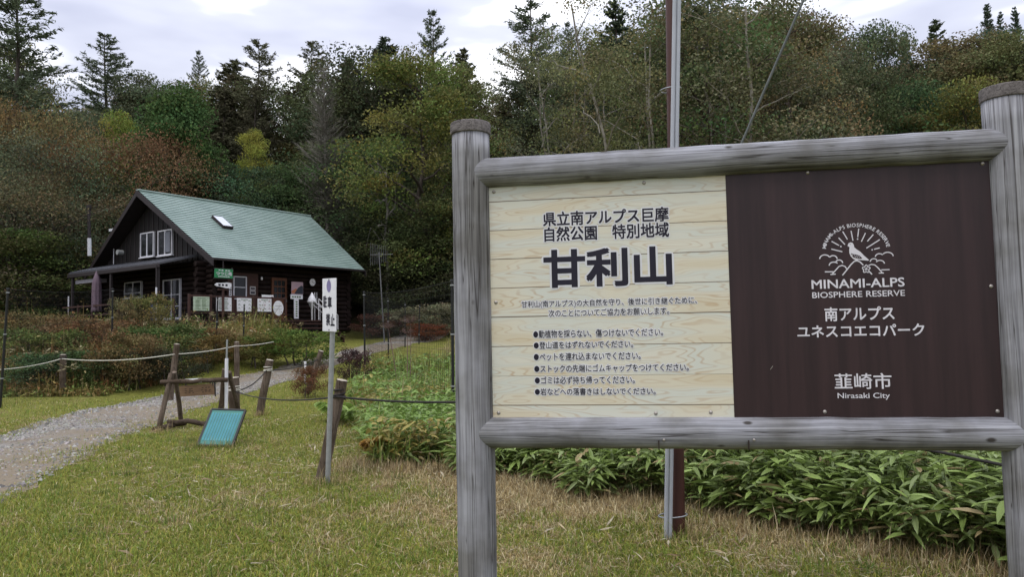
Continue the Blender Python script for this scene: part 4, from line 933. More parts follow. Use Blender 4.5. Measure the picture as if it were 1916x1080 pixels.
b = HB(); b.box(1.45, 1.72, V0-.04, V0+.1, FL, 4.75); b.box(2.50, 3.15, V0-.04, V0+.1, FL, 4.75); b.box(1.72, 2.5, V0-.04, V0+.1, 4.63, 4.75); b.box(1.72, 2.5, V0-.04, V0+.1, FL, 3.45); b.build('red_wall_panel', M_REDW)
dr = HB(); dr.box(3.95, 4.88, FP-.02, FP+.06, FL, 4.62); do = dr.build('door', mat('door_wood', (.12, .045, .022), .5, (.075, .03, .016), 6, (3, 3, .5)))
b = HB()
for i in range(3):
    for j in range(3): b.box(4.08+i*.235, 4.27+i*.235, FP-.035, FP-.02, 3.55+j*.33, 3.82+j*.33)
b.build('pane', M_GLASS, do); b = HB(); b.box(4.78, 4.82, FP-.08, FP-.02, 3.4, 3.55); b.build('handle', M_BAND, do)
# porch
b = HB(); e0, e1, w0, w1 = (-1.45, 1.75, 5.06), (-1.45, 10.1, 5.10), (U0-.05, 1.55, 5.52), (U0-.05, 10.4, 5.56)
b.add([e0, e1, w1, w0]+[(p[0], p[1], p[2]-.07) for p in (e0, e1, w1, w0)], [(0, 1, 2, 3), (7, 6, 5, 4), (0, 4, 5, 1), (1, 5, 6, 2), (2, 6, 7, 3), (3, 7, 4, 0)])
pr_ = b.build('porch_roof', M_PORCHR); b = HB()
for i in range(22):
    u = (i+.5)/22; a = np.array(e0)*(1-u)+np.array(e1)*u; c = np.array(w0)*(1-u)+np.array(w1)*u; b.tube([a+[0, 0, .012], c+[0, 0, .012]], .022, 5)
b.build('standing_seam', M_PORCHR, pr_); b = HB(); b.box(-1.52, -1.42, 1.75, 10.1, 4.83, 5.03, .02); b.build('eave_beam', M_DTRIM, pr_)
for v in (1.95, 6.0, 9.75):
    b = HB(); b.box(-1.46, -1.34, v-.06, v+.06, FL-.2, 4.85, .015); b.build('porch_post', M_DTRIM)
b = HB(); b.tube([(-1.52, 1.87, 4.95), (-1.52, 1.87, 3.95)], .035, 8); b.build('downpipe', M_DTRIM); b = HB(); b.tube([(-1.52, 1.87, 3.95), (-1.52, 1.87, 2.2)], .04, 8); b.build('downpipe', M_WFR)
b = HB(); b.tube([(-1.52, 9.9, 3.9), (-1.52, 9.9, 2.2)], .035, 8); b.build('downpipe', M_WFR)
b = HB(); b.box(-1.3, -.8, 7.6, 9.7, 4.52, 4.70); b.build('rolled_awning', mat('awning_canvas', (.30, .29, .33), .8))
# deck, skirt, rails
b = HB()
for i in range(13): b.box(-1.75, U0, .98+i*.75, .98+i*.75+.735, FL-.07, FL)
for i in range(12): b.box(-1.3+i*.6, -1.3+i*.6+.585, -.42, V0, FL-.075, FL-.005)
b.build('deck', M_REDW)
b = HB()
for i in range(30): b.box(-1.5, -1.46, -.2+i*.35, -.2+i*.35+.10, 1.0, FL-.1)
for i in range(24): b.box(-1.4+i*.3, -1.4+i*.3+.09, -.36, -.33, 1.0, FL-.1)
b.box(-1.2, 6, -.1, -.06, 1.0, FL-.1); b.box(-1.2, -1.16, -.06, 10.5, 1.0, FL-.1)
b.build('deck_skirt', M_DTRIM)
b = HB()
for u in (-1.3, -.28, .85, 1.93, 2.98, 3.75): b.box(u-.05, u+.05, -.36, -.26, FL-.4, 3.56, .01)
b.box(-1.3, 3.75, -.345, -.275, 3.44, 3.53, .01); b.box(-1.3, 3.75, -.33, -.29, 2.72, 2.80)
b.build('deck_railing', M_REDW); b = HB()
for u, v in ((-1.65, .3), (-1.65, 3.3), (-1.65, 4.8), (-1.65, 7.2), (-1.65, 8.6)): b.box(u-.05, u+.05, v-.05, v+.05, FL-.3, 3.4, .01)
b.box(-1.69, -1.61, 4.8, 10.2, 3.28, 3.36); b.box(-1.68, -1.62, 4.8, 10.2, 2.85, 2.91)
b.build('deck_railing', M_REDW)
b = HB(); b.tube([(-1.6, 3.9, 3.55), (-2.1, 1.3, 2.65)], .035, 8); b.build('stair_handrail', M_REDW)
b = HB()
for k in range(4): b.box(4.0, 6.4, -.75-.3*k, -.42-.3*k, FL-.22-.22*k, FL-.16-.22*k)
for u in (4.05, 6.3): b.prism([(u, -.42, FL-.1), (u, -.42, FL-.4), (u, -1.65, 1.2), (u, -1.65, 1.5)], (.06, 0, 0))
b.build('steps', M_REDW)
# flue
b = HB(); b.tube([(-.05, 10.9, 6.15), (-.05, 10.95, 7.1)], .10, 12); fl = b.build('chimney', M_WFR); b = HB(); b.tube([(-.05, 10.95, 7.1), (-.05, 11.05, 8.7)], .085, 10); b.tube([(-.05, 11.05, 8.7), (-.05, 11.05, 8.95)], .13, 10); b.build('flue_pipe', M_DTRIM, fl)
b = HB(); b.tube([(.2, 8.0, 6.12), (-.1, 8.0, 6.12)], .13, 10); b.build('vent_hood', M_ZINC)
b = HB(); b.box(U0-.35, U0-.2, 8.6, 9.05, 7.3, 7.42); b.build('floodlight', M_WFR)
b = HB(); b.tube([(U0-.1, 9.0, 5.6), (U0-.1, 9.0, 6.4)], .02, 6); b.build('bracket', M_WFR)

# things hung on or standing by the cabin: top-level, turned with it
def hung(name, label, cat, u, v, z, rz=0.0, group=None):
    return thing(name, label, cat, HW(u, v, z), HY+rz, group)
M_GREEN = mat('green_sign', (.030, .22, .085), .5, (.025, .18, .07), 4)
o = hung('shop_sign', 'green rectangular sign with white characters hanging at the cabin corner', 'sign', .55, -.05, 4.35, .0)
b = MB(); b.box(-.46, .46, -.03, .03, 0, .42, .01); bo = b.build('board', M_GREEN, o); b = MB(); fit_text(b, 'つつじ苑', (-.40, .40, .13, .29), -.034, .03)
for s0 in (-.28, -.14, .06, .20): b.add([(s0, -.034, .33), (s0+.10, -.034, .33), (s0+.10, -.034, .375), (s0, -.034, .375)], [(0, 1, 2, 3)])
for s0 in np.arange(-.30, .28, .10): b.add([(s0, -.034, .05), (s0+.08, -.034, .05), (s0+.08, -.034, .09), (s0, -.034, .09)], [(0, 1, 2, 3)])
b.build('lettering', M_WHITE, bo); b = MB(); b.box(-.5, .5, -.02, .035, -.03, 0); b.box(-.5, .5, -.02, .035, .42, .45); b.box(-.03, .03, .03, .06, .2, .9); b.build('bracket', M_DTRIM, o)
o = hung('arrow_sign', 'white pointed wooden sign on a post below the green shop sign', 'sign', .15, -.6, 1.6)
b = MB(); b.tube([(0, 0, 0), (0, 0, 2.2)], .06, 8); b.build('post', M_REDW, o); b = MB(); pr = [(-.48, 0), (-.36, .09), (-.1, .10), (.15, .13), (.32, .11), (.36, 0), (.30, -.12), (.1, -.13), (-.2, -.07), (-.38, -.06)]
b.prism([(x, -.06, 2.38+z) for x, z in pr], (0, -.03, 0)); bo = b.build('board', M_WPAINT, o); b = MB()
for s0 in (-.3, -.13, .05): b.add([(s0, -.094, 2.34), (s0+.11, -.094, 2.34), (s0+.11, -.094, 2.43), (s0, -.094, 2.43)], [(0, 1, 2, 3)])
b.build('lettering', M_INK, bo); b = MB(); b.box(-.25, .25, -.05, .05, 2.16, 2.22); b.build('cap', M_REDW, o)
rr = random.Random(2); M_PINK = mat('pink_print', (.30, .10, .14), .6); M_LEAFP = mat('green_print', (.10, .16, .07), .6); M_PAPER2 = mat('pale_green_sheet', (.46, .56, .42), .5)
for i, (u0, lb) in enumerate(((-.78, 'pale green menu board on the terrace rail, leftmost of the four'), (.33, 'white notice board on the terrace rail with a column of text, second of the four'), (1.385, 'white board with a leaf drawing below the front window'), (2.495, 'white board with rows of small flower drawings, next to the oval board'))):
    o = hung('menu_board', lb, 'board', u0, -.40, 2.84, 0, 'white boards along the terrace rail'); b = MB(); b.box(-.385, .385, -.012, .012, 0, .61, .004); bo = b.build('board', M_PAPER2 if i == 0 else M_WPAINT, o)
    b = MB(); b.box(-.2, .2, -.016, -.0125, .53, .56); g = MB()
    for k in range(9 if i in (2, 3) else 16):
        if i in (2, 3): x, z = -.27+.27*(k % 3), .12+.17*(k//3); (b if k % 2 else g).tube([(x-.05, -.014, z), (x, -.014, z+.05), (x+.05, -.014, z-.01)], .012, 4)
        else: x, z = -.28+.3*(k % 2), .08+.055*(k//2); g.box(x, x+rr.uniform(.14, .24), -.016, -.0125, z, z+.02)
    b.build('title', M_LEAFP, bo); g.build('drawing' if i > 1 else 'small_print', M_LEAFP if i < 3 else M_PINK, bo)
o = hung('oval_board', 'white upright oval board at the end of the terrace rail', 'board', 3.3, -.38, 2.66); b = MB(); b.prism([(.29*math.cos(a), -.015, .36+.36*math.sin(a)) for a in np.linspace(0, 2*math.pi, 29)[:-1]], (0, .03, 0)); bo = b.build('board', M_WPAINT, o)
b = MB(); b.box(-.2, .2, -.019, -.016, .45, .47); b.box(-.24, .2, -.019, -.016, .30, .315); b.build('drawn_line', M_BAND, bo)
o = hung('wall_clock', 'round white wall clock on the log wall beside the entrance', 'clock', 6.44, V0-.1, 4.27); b = MB(); b.prism([(.215*math.cos(a), 0, .215+.215*math.sin(a)) for a in np.linspace(0, 2*math.pi, 29)[:-1]], (0, -.06, 0)); fo = b.build('case', M_DTRIM, o)
b = MB(); b.add([(.19*math.cos(a), -.063, .215+.19*math.sin(a)) for a in np.linspace(0, 2*math.pi, 29)[:-1]], [tuple(range(28))]); do_ = b.build('dial', M_WPAINT, o); b = MB()
for a in (0, math.pi/2, math.pi, -math.pi/2): b.box(.155*math.cos(a)-.012, .155*math.cos(a)+.012, -.066, -.064, .215+.155*math.sin(a)-.012, .215+.155*math.sin(a)+.012)
b.build('hour_mark', M_INK, do_); b = MB(); b.tube([(-.02, -.07, .225), (.13, -.07, .16)], .010, 4); b.build('hand', M_INK, do_); b = MB(); b.tube([(0, -.07, .215), (-.06, -.07, .26)], .012, 4); b.build('hand', M_INK, do_)
o = hung('poster', 'sunset mountain poster hanging beside the entrance door', 'poster', 5.28, V0-.35, 3.80); b = MB(); b.box(-.37, .37, -.01, .01, 0, .64); bo = b.build('sheet', mat('sunset_sky_print', (.42, .30, .32), .5, (.34, .24, .30), 3), o)
b = MB(); poly(b, [(-.36, .05), (-.1, .05), (.0, .26), (-.1, .30), (-.25, .22), (-.36, .18)], -.0115); b.build('orange_ridge', mat('orange_print', (.42, .16, .08), .5), bo)
b = MB(); poly(b, [(-.2, .02), (.36, .02), (.36, .42), (.25, .46), (.05, .34), (-.1, .16)], -.0125); b.build('dark_mountain', mat('slate_print', (.035, .04, .055), .5), bo)
o = hung('counter_banner', 'white printed cloth draped over the counter below the sunset poster', 'banner', 5.2, V0-.42, 2.5); b = MB(); b.box(-.40, .36, -.02, .02, 1.05, 1.28); b.box(-.18, .10, -.02, .02, .05, 1.05); bo = b.build('cloth', M_WPAINT, o); b = MB()
for k in range(7): b.box(-.09, .02, -.024, -.0205, .15+k*.12, .15+k*.12+.07)
for k in range(4): b.box(-.32+k*.15, -.22+k*.15, -.024, -.0205, 1.12, 1.2)
b.build('lettering', M_LEAFP, bo)
o = hung('ice_cream_figure', 'white soft-serve ice cream display beside the entrance handrail', 'display', 5.6, V0-1.1, 2.45); b = MB(); b.lathe((0, 0, 0), [(.06, 0), (.06, .6), (.12, .7), (.17, .85), (.19, .92)], 16); b.build('cone', M_ZINC, o)
b = MB(); b.lathe((0, 0, 0), [(.21, .90), (.24, .97), (.20, 1.04), (.205, 1.08), (.16, 1.15), (.16, 1.18), (.10, 1.25), (.09, 1.28), (.02, 1.42)], 18); b.build('swirl', M_WPAINT, o)
o = hung('handrail', 'pair of white handrails slanting down the cabin steps', 'handrail', 5.3, -.45, 2.45); b = MB()
for dv in (0, .5): b.tube([(0, -dv, 0), (0, -dv, 1.05), (1.25, -dv, .25), (1.25, -dv, -.5)], .022, 8); 
b.build('rail', M_WPAINT, o); b = MB()
for dv in (0, .5): b.tube([(0, -dv, .82), (1.2, -dv, .03)], .016, 6)
b.build('lower_rail', M_WPAINT, o)
o = hung('door_handrail', 'slim upright white frame by the entrance', 'frame', 5.95, V0-.9, 2.45); b = MB(); b.tube([(0, 0, 0), (0, 0, 1.45)], .018, 6); b.tube([(.35, 0, 0), (.35, 0, .7), (0, 0, .7)], .014, 6); b.tube([(.14, 0, .75), (.14, 0, 1.45)], .012, 6); b.build('tube', M_WPAINT, o)
# folded parasol
o = hung('parasol', 'folded mauve parasol standing on the terrace at the left end of the porch', 'parasol', -1.5, 7.15, 2.45); b = MB(); b.tube([(0, 0, 0), (0, 0, 2.55)], .025, 8); b.build('pole', M_DTRIM, o)
pr = [(.20, .55), (.22, .62), (.20, .75), (.20, 1.3), (.19, 1.9), (.20, 2.05), (.13, 2.3), (.06, 2.5), (.02, 2.58)]; V = []; F = []; n = 24
for r_, z in pr:
    for k in range(n): a = 2*math.pi*k/n; q_ = r_*(1+.18*(1 if k % 3 == 0 else -.4)*(1 if z < 2.0 else .3)); V.append((q_*math.cos(a), q_*math.sin(a), z+(.05*(k % 3) if z < .6 else 0)))
for i in range(len(pr)-1):
    for k in range(n): F.append((i*n+k, i*n+(k+1) % n, (i+1)*n+(k+1) % n, (i+1)*n+k))
b = MB(); b.add(V, F, True); b.build('canopy', mat('mauve_canvas', (.15, .105, .13), .85, (.11, .08, .105), 6, (1, 1, .4)), o); b = MB(); b.lathe((0, 0, 0), [(.25, -.3), (.25, .05), (.05, .08)], 14); b.build('foot', M_DTRIM, o)
# blue barrel
o = hung('barrel', 'blue plastic barrel standing under the porch window', 'barrel', -1.0, 2.75, FL); b = MB(); b.lathe((0, 0, 0), [(.24, 0), (.27, .05), (.27, .3), (.285, .33), (.27, .36), (.27, .62), (.285, .65), (.27, .68), (.27, .92), (.24, .97)], 20); b.build('drum', mat('blue_plastic', (.012, .030, .16), .4, (.01, .025, .13), 4), o); b = MB(); b.lathe((0, 0, 0), [(.25, .97), (.25, .995), (.1, 1.0)], 20); b.build('lid', M_BLACK, o)
# wall notices and lamps
o = hung('wall_notice', 'small white notice pinned on the reddish wall right of the front window', 'notice', 2.82, V0-.06, 3.72); b = MB(); b.box(-.16, .16, -.012, 0, 0, .19); b.box(-.16, .16, -.012, 0, .21, .40); bo = b.build('sheet', mat('grey_paper', (.42, .40, .40), .7), o); b = MB(); b.box(-.12, .12, -.015, -.0125, .05, .14); b.box(-.12, .12, -.015, -.0125, .26, .34); b.build('print', M_INK, bo)
o = hung('hanging_strip', 'narrow white vertical sign between the shop sign and front window', 'sign', 1.58, V0-.06, 3.62); b = MB(); b.box(-.07, .07, -.012, 0, 0, .28); b.box(-.07, .07, -.012, 0, .31, .61); bo = b.build('sheet', M_WPAINT, o); b = MB()
for k in range(5): b.box(-.035, .035, -.015, -.0125, .04+.11*k, .10+.11*k)
b.build('lettering', M_INK, bo)
o = hung('tray_sign', 'long low white sign on the rail above the flower drawings board', 'sign', 2.75, -.30, 3.53); b = MB(); b.box(-.33, .33, -.02, .02, 0, .11, .01); b.build('board', M_WPAINT, o)
for u, z, lb in ((1.62, 4.78, 'small white lamp under the eave right of the green sign'), (3.3, 4.45, 'small white lamp on the log wall left of the door')):
    o = hung('wall_lamp', lb, 'lamp', u, V0-.12, z); b = MB(); b.lathe((0, 0, 0), [(.04, 0), (.055, .03), (.055, .10), (.03, .16)], 12); b.build('shade', M_WPAINT, o); b = MB(); b.box(-.02, .02, 0, .12, .16, .19); b.build('bracket', M_DTRIM, o)
# ------------------------------------------------------------------ trees and shrubs
M_LEAF = leafmat('tree_leaves', 0.25, .75, .08); M_NEEDLE = leafmat('needles', 0.15, .8, .08)
M_BARK = mat('bark', (.085, .068, .055), .9, (.04, .032, .027), 3, (3, 3, .6)); M_BIRCH = mat('birch_bark', (.27, .25, .205), .8, (.14, .125, .10), 2, (1, 1, 1.5)); M_DEADW = mat('dead_wood', (.20, .185, .16), .85, (.11, .10, .09), 2)
M_DEADC = mat('grey_dead_twigs', (.19, .175, .145), .9, (.12, .11, .092), 2)
class TB:       # limbs: tapered tubes, numpy
    def __init__(s): s.V = []; s.q = []; s.n = 0
    def limb(s, pts, rad, k=6):
        pts = np.asarray(pts, float); n = len(pts); t = np.gradient(pts, axis=0); t = nrm(t); ref = np.where(np.abs(t[:, 2:3]) > .9, [[1., .2, 0]], [[0, 0, 1.]])
        a = nrm(np.cross(t, ref)); b2 = np.cross(t, a); th = 2*np.pi*np.arange(k)/k
        V = pts[:, None]+(a[:, None]*np.cos(th)[None, :, None]+b2[:, None]*np.sin(th)[None, :, None])*np.asarray(rad)[:, None, None]
        i = np.arange(n-1)[:, None]*k; j = np.arange(k)[None]; j2 = (j+1) % k
        s.V.append(V.reshape(-1, 3)); s.q.append(np.stack([i+j, i+j2, i+k+j2, i+k+j], -1).reshape(-1, 4)+s.n); s.n += n*k
    def mesh(s, name, m): return npmesh(name, np.concatenate(s.V), np.concatenate(s.q), None, None, m, True, False)
def leafq(Cn, size, r, up=.5, long_=1.6, col=None, axis_=None):
    n = len(Cn); nn = nrm(r.normal(0, 1, (n, 3))+[0, 0, up]); ax_ = r.normal(0, 1, (n, 3)) if axis_ is None else axis_+r.normal(0, .25, (n, 3)); tt = nrm(ax_-(ax_*nn).sum(-1, keepdims=True)*nn); bb = np.cross(nn, tt)
    Ls = size*r.uniform(.6, 1.35, (n, 1)); Wd = Ls/long_
    V = np.stack([Cn-tt*Ls/2, Cn+bb*Wd/2+nn*Wd*.15, Cn+tt*Ls/2, Cn-bb*Wd/2+nn*Wd*.15], 1)
    return V, np.array([[0, 1, 2, 3]])+4*np.arange(n)[:, None], None, np.repeat(col, 4, 0)
def curve(a, b, r, n=6, wob=.06, sag=0.0):
    a = np.asarray(a, float); b = np.asarray(b, float); u = np.linspace(0, 1, n)[:, None]; L_ = np.linalg.norm(b-a)
    p = a+(b-a)*u+r.normal(0, wob*L_, (n, 3))*np.sin(np.pi*u)*.6; p[:, 2] += sag*L_*np.sin(np.pi*u[:, 0]); return p
def broadleaf(name, seed, h=12.0, rad=3.6, zlo=.16, nb=20, ns=5, nl=52, ls=.25, shape=1.0, bark=None, trunk_r=.16, stems=1, hue=.12, pointed=.0, leafy=.62, limb=1.0):
    r = np.random.default_rng(seed); tb = TB(); A = Acc(); tips = []
    for st in range(stems):
        lean = r.normal(0, .05 if stems == 1 else .13, 2)*h; b0 = r.normal(0, .25 if stems > 1 else 0, 2)
        tp = np.array([b0[0]+lean[0], b0[1]+lean[1], h*r.uniform(.86, .93)]); T = curve([b0[0], b0[1], -.4], tp, r, 9, .02); tb.limb(T, np.linspace(trunk_r, .03, 9)*h/12, 8); nbb = nb//stems
        for i in range(nbb):
            f = zlo+(.97-zlo)*((i+r.random())/nbb); z = f*h; c = np.array([np.interp(z, T[:, 2], T[:, 0]), np.interp(z, T[:, 2], T[:, 1]), z])
            g = (f-zlo)/(1-zlo); prof = (math.sin(math.pi*min(1, max(.0, g*.86+.12)))**.7)*(1-pointed*g); a = i*2.4+r.normal(0, .5); L_ = rad*prof*r.uniform(.65, 1.15)
            if L_ < .3: L_ = .3
            e = c+np.array([math.cos(a)*L_, math.sin(a)*L_, L_*r.uniform(.15, .65)*(1-.3*g)]); e[2] = min(e[2], h*r.uniform(.94, 1.0)); Bp = curve(c-[0, 0, .25*L_], e, r, 6, .05, .05); tb.limb(Bp, np.linspace(.055, .012, 6)*limb*h/12*(L_/rad+.4), 5)
            tips.append(e)
            for k in range(ns):
                u = r.uniform(.35, .95); o = Bp[0]+(Bp[-1]-Bp[0])*u; a2 = a+r.choice([-1, 1])*r.uniform(.5, 1.4); l2 = L_*r.uniform(.25, .5)
                e2 = o+np.array([math.cos(a2)*l2, math.sin(a2)*l2, l2*r.uniform(-.05, .7)]); tb.limb(curve(o, e2, r, 4, .05), np.linspace(.02, .006, 4)*limb*h/12, 4); tips.append(e2)
        tips.append(tp)
    tips = np.array(tips); n = len(tips); sp_ = rad*.148*r.uniform(.7, 1.5, n)
    cid = np.repeat(np.arange(n), (nl*r.uniform(.5, 1.4, n)).astype(int)); m_ = len(cid)
    off = r.normal(0, 1, (m_, 3)); off /= np.maximum(1, np.linalg.norm(off, axis=1, keepdims=True)/1.7)
    Cn = tips[cid]+off*sp_[cid][:, None]*[1.25, 1.25, .62]
    cl = r.uniform(.66, 1.5, n)[:, None]*(1+r.normal(0, hue, (n, 3))*[1, .5, .6]); col = np.clip(cl[cid]*r.uniform(.8, 1.22, (m_, 1)), .05, 2.5)
    A.add(*leafq(Cn, ls, r, .6, 1.5, col))
    return tb.mesh(name+'_trunk', bark or M_BARK), A.mesh(name+'_crown', M_LEAF, False)
def conifer(name, seed, h=16.0, rad=3.4, z0=.1, nw=26, per=4, dens=26, ls=.42, airy=.3, droop=.12, power=.85, bare=False, trunk_r=.2, up=.18, thin=2.3):
    r = np.random.default_rng(seed); tb = TB(); A = Acc(); T = curve([0, 0, -.4], [r.normal(0, .15), r.normal(0, .15), h], r, 9, .006); tb.limb(T, np.linspace(trunk_r, .015, 9), 7)
    P_ = []; D_ = []; K_ = []
    for i in range(nw):
        f = z0+(1-z0)*((i+.5*r.random())/nw); z = f*h
        for j in range(per):
            if r.random() < airy: continue
            a = r.uniform(0, 6.283); g = (f-z0)/(1-z0); L_ = rad*((1-g)**power)*min(1, .55+2.2*g)*r.uniform(.55, 1.15)+.12; el_ = up+.55*g+r.normal(0, .1)
            c = np.array([np.interp(z, T[:, 2], T[:, 0]), np.interp(z, T[:, 2], T[:, 1]), z]); d = np.array([math.cos(a)*math.cos(el_), math.sin(a)*math.cos(el_), math.sin(el_)])
            u = np.linspace(0, 1, 6)[:, None]; Bp = c+d*L_*u+np.array([0, 0, -1])*droop*L_*(u**1.6)+np.array([0, 0, 1])*.10*L_*u**4+r.normal(0, .015*L_, (6, 3))*u; tb.limb(Bp, np.linspace(.032, .006, 6)*(L_/rad*.7+.4)*(1.3 if bare else 1), 4)
            nsp = max(3, int(dens*(L_/rad)**.8)); us = .08+.92*r.random(nsp); base = np.stack([np.interp(us, u[:, 0], Bp[:, k]) for k in range(3)], -1); sd_ = np.array([-math.sin(a), math.cos(a), 0]); sg = r.choice([-1, 1], nsp)[:, None]
            tw = nrm(d*.8+sd_*sg*r.uniform(.3, 1.1, (nsp, 1))+np.array([0, 0, -1])*r.uniform(-.15, .45, (nsp, 1))); tl = (L_*.20*(1.1-us)+.14)[:, None]*r.uniform(.6, 1.3, (nsp, 1))
            if bare:
                for q in range(nsp): tb.limb([base[q], base[q]+tw[q]*tl[q]*1.5+[0, 0, .1*tl[q][0]]], [.010, .004], 3)
            else:
                for w_ in (.25, .6, .95): P_.append(base+tw*tl*w_+r.normal(0, .035, (nsp, 3))); D_.append(tw); K_.append(np.full(nsp, r.uniform(.7, 1.25)))
    tm = tb.mesh(name+'_trunk', M_DEADC if bare else M_BARK)
    if bare: return tm, None
    Cn = np.concatenate(P_); D_ = np.concatenate(D_); K_ = np.concatenate(K_)[:, None]
    A.add(*leafq(Cn, ls, r, .9, thin, np.clip(K_*r.uniform(.75, 1.25, (len(Cn), 1))*np.ones((1, 3)), 0, 3), D_)); return tm, A.mesh(name+'_crown', M_NEEDLE, False)
KIND = {}
for i in range(3): KIND['larch%d' % i] = conifer('larch', 100+i, 16, 3.9, .16, 44, 6, 64, .215, .38, .16, .62, up=.16, thin=3.6)+(16., 3.9)
for i in range(3): KIND['fir%d' % i] = conifer('fir', 110+i, 15, 3.0, .05, 42, 6, 60, .26, .18, .24, .66, thin=3.2)+(15., 3.0)
for i in range(4): KIND['round%d' % i] = broadleaf('broadleaf', 120+i, 11, 3.7, .12, 22, 5, 185, .145)+(11., 3.7)
for i in range(3): KIND['tall%d' % i] = broadleaf('tall_broadleaf', 130+i, 14, 3.1, .18, 26, 5, 150, .135, hue=.14)+(14., 3.1)
for i in range(2): KIND['pointed%d' % i] = broadleaf('pointed', 140+i, 11, 3.5, .04, 34, 5, 170, .16, pointed=.62)+(11., 3.5)
for i in range(3): KIND['birch%d' % i] = broadleaf('birch', 150+i, 14, 2.9, .28, 30, 4, 110, .11, bark=M_BIRCH, trunk_r=.085, stems=3, limb=.5, leafy=.5)+(14., 2.9)
for i in range(2): KIND['lace%d' % i] = broadleaf('layered', 160+i, 9, 4.2, .10, 26, 6, 165, .11, hue=.12)+(9., 4.2)
KIND['dead0'] = conifer('dead', 170, 14, 3.3, .03, 50, 7, 30, .3, .15, .02, .75, True, .13, .42)+(14., 3.3)
for i in range(2): KIND['bush%d' % i] = broadleaf('bush', 180+i, 4, 2.6, .03, 20, 4, 130, .11, trunk_r=.10, stems=2)+(4., 2.6)
for i in range(3): KIND['shrub%d' % i] = broadleaf('shrub', 190+i, 1.2, .75, .05, 22, 4, 60, .055, trunk_r=.30, stems=3)+(1.2, .75)
# a broken snag
def snag():
    r = np.random.default_rng(9); tb = TB(); T = curve([0, 0, -.3], [.2, .1, 7], r, 8, .03); tb.limb(T, np.linspace(.2, .07, 8), 8)
    for i in range(16):
        z = r.uniform(2, 6.9); c = np.array([.2*z/7, .1*z/7, z]); a = r.uniform(0, 6.28); L_ = r.uniform(.5, 2.0); e = c+[math.cos(a)*L_, math.sin(a)*L_, L_*r.uniform(-.1, .9)]; Bp = curve(c, e, r, 5, .12); tb.limb(Bp, np.linspace(.06, .02, 5), 5)
        for k in range(2): o = Bp[r.integers(2, 5)]; tb.limb(curve(o, o+r.normal(0, .45, 3), r, 3, .1), [.025, .018, .008], 4)
    return tb.mesh('snag_trunk', M_DEADW)
KIND['snag0'] = (snag(), None, 7., 2.)
rt = np.random.default_rng(8)
def plant(kind, x, y, height, width, col, name, label, cat, group=None, rz=None, sink=.0):
    tm, cm, h0_, r0 = KIND[kind]; o = thing(name, label, cat, (x, y, float(H(x, y))-sink), rt.uniform(0, 6.28) if rz is None else rz, group)
    s = height/h0_; sw = s if width is None else width/(2*r0*.95); o.scale = (sw, sw, s)
    if name in ('shrub', 'bush'): pn = ('stems', 'foliage')
    else: pn = ('trunk', 'crown')
    obj_of(tm, pn[0], o)
    if cm:
        c = obj_of(cm, pn[1], o); c.color = (*[v*((1.3, 1.36, 1.3)[k] if cat == 'tree' else 1) for k, v in enumerate(col)], 1)
    return o
DK = (.088, .086, .050); LA = (.080, .096, .060); FIR = (.056, .072, .046)
OLV = (.105, .100, .042); OLG = (.09, .11, .04); GRN = (.052, .084, .030); RUST = (.118, .070, .038); BRN = (.088, .072, .040); GREY = (.082, .094, .056); YEL = (.20, .20, .045); YGR = (.15, .17, .04)
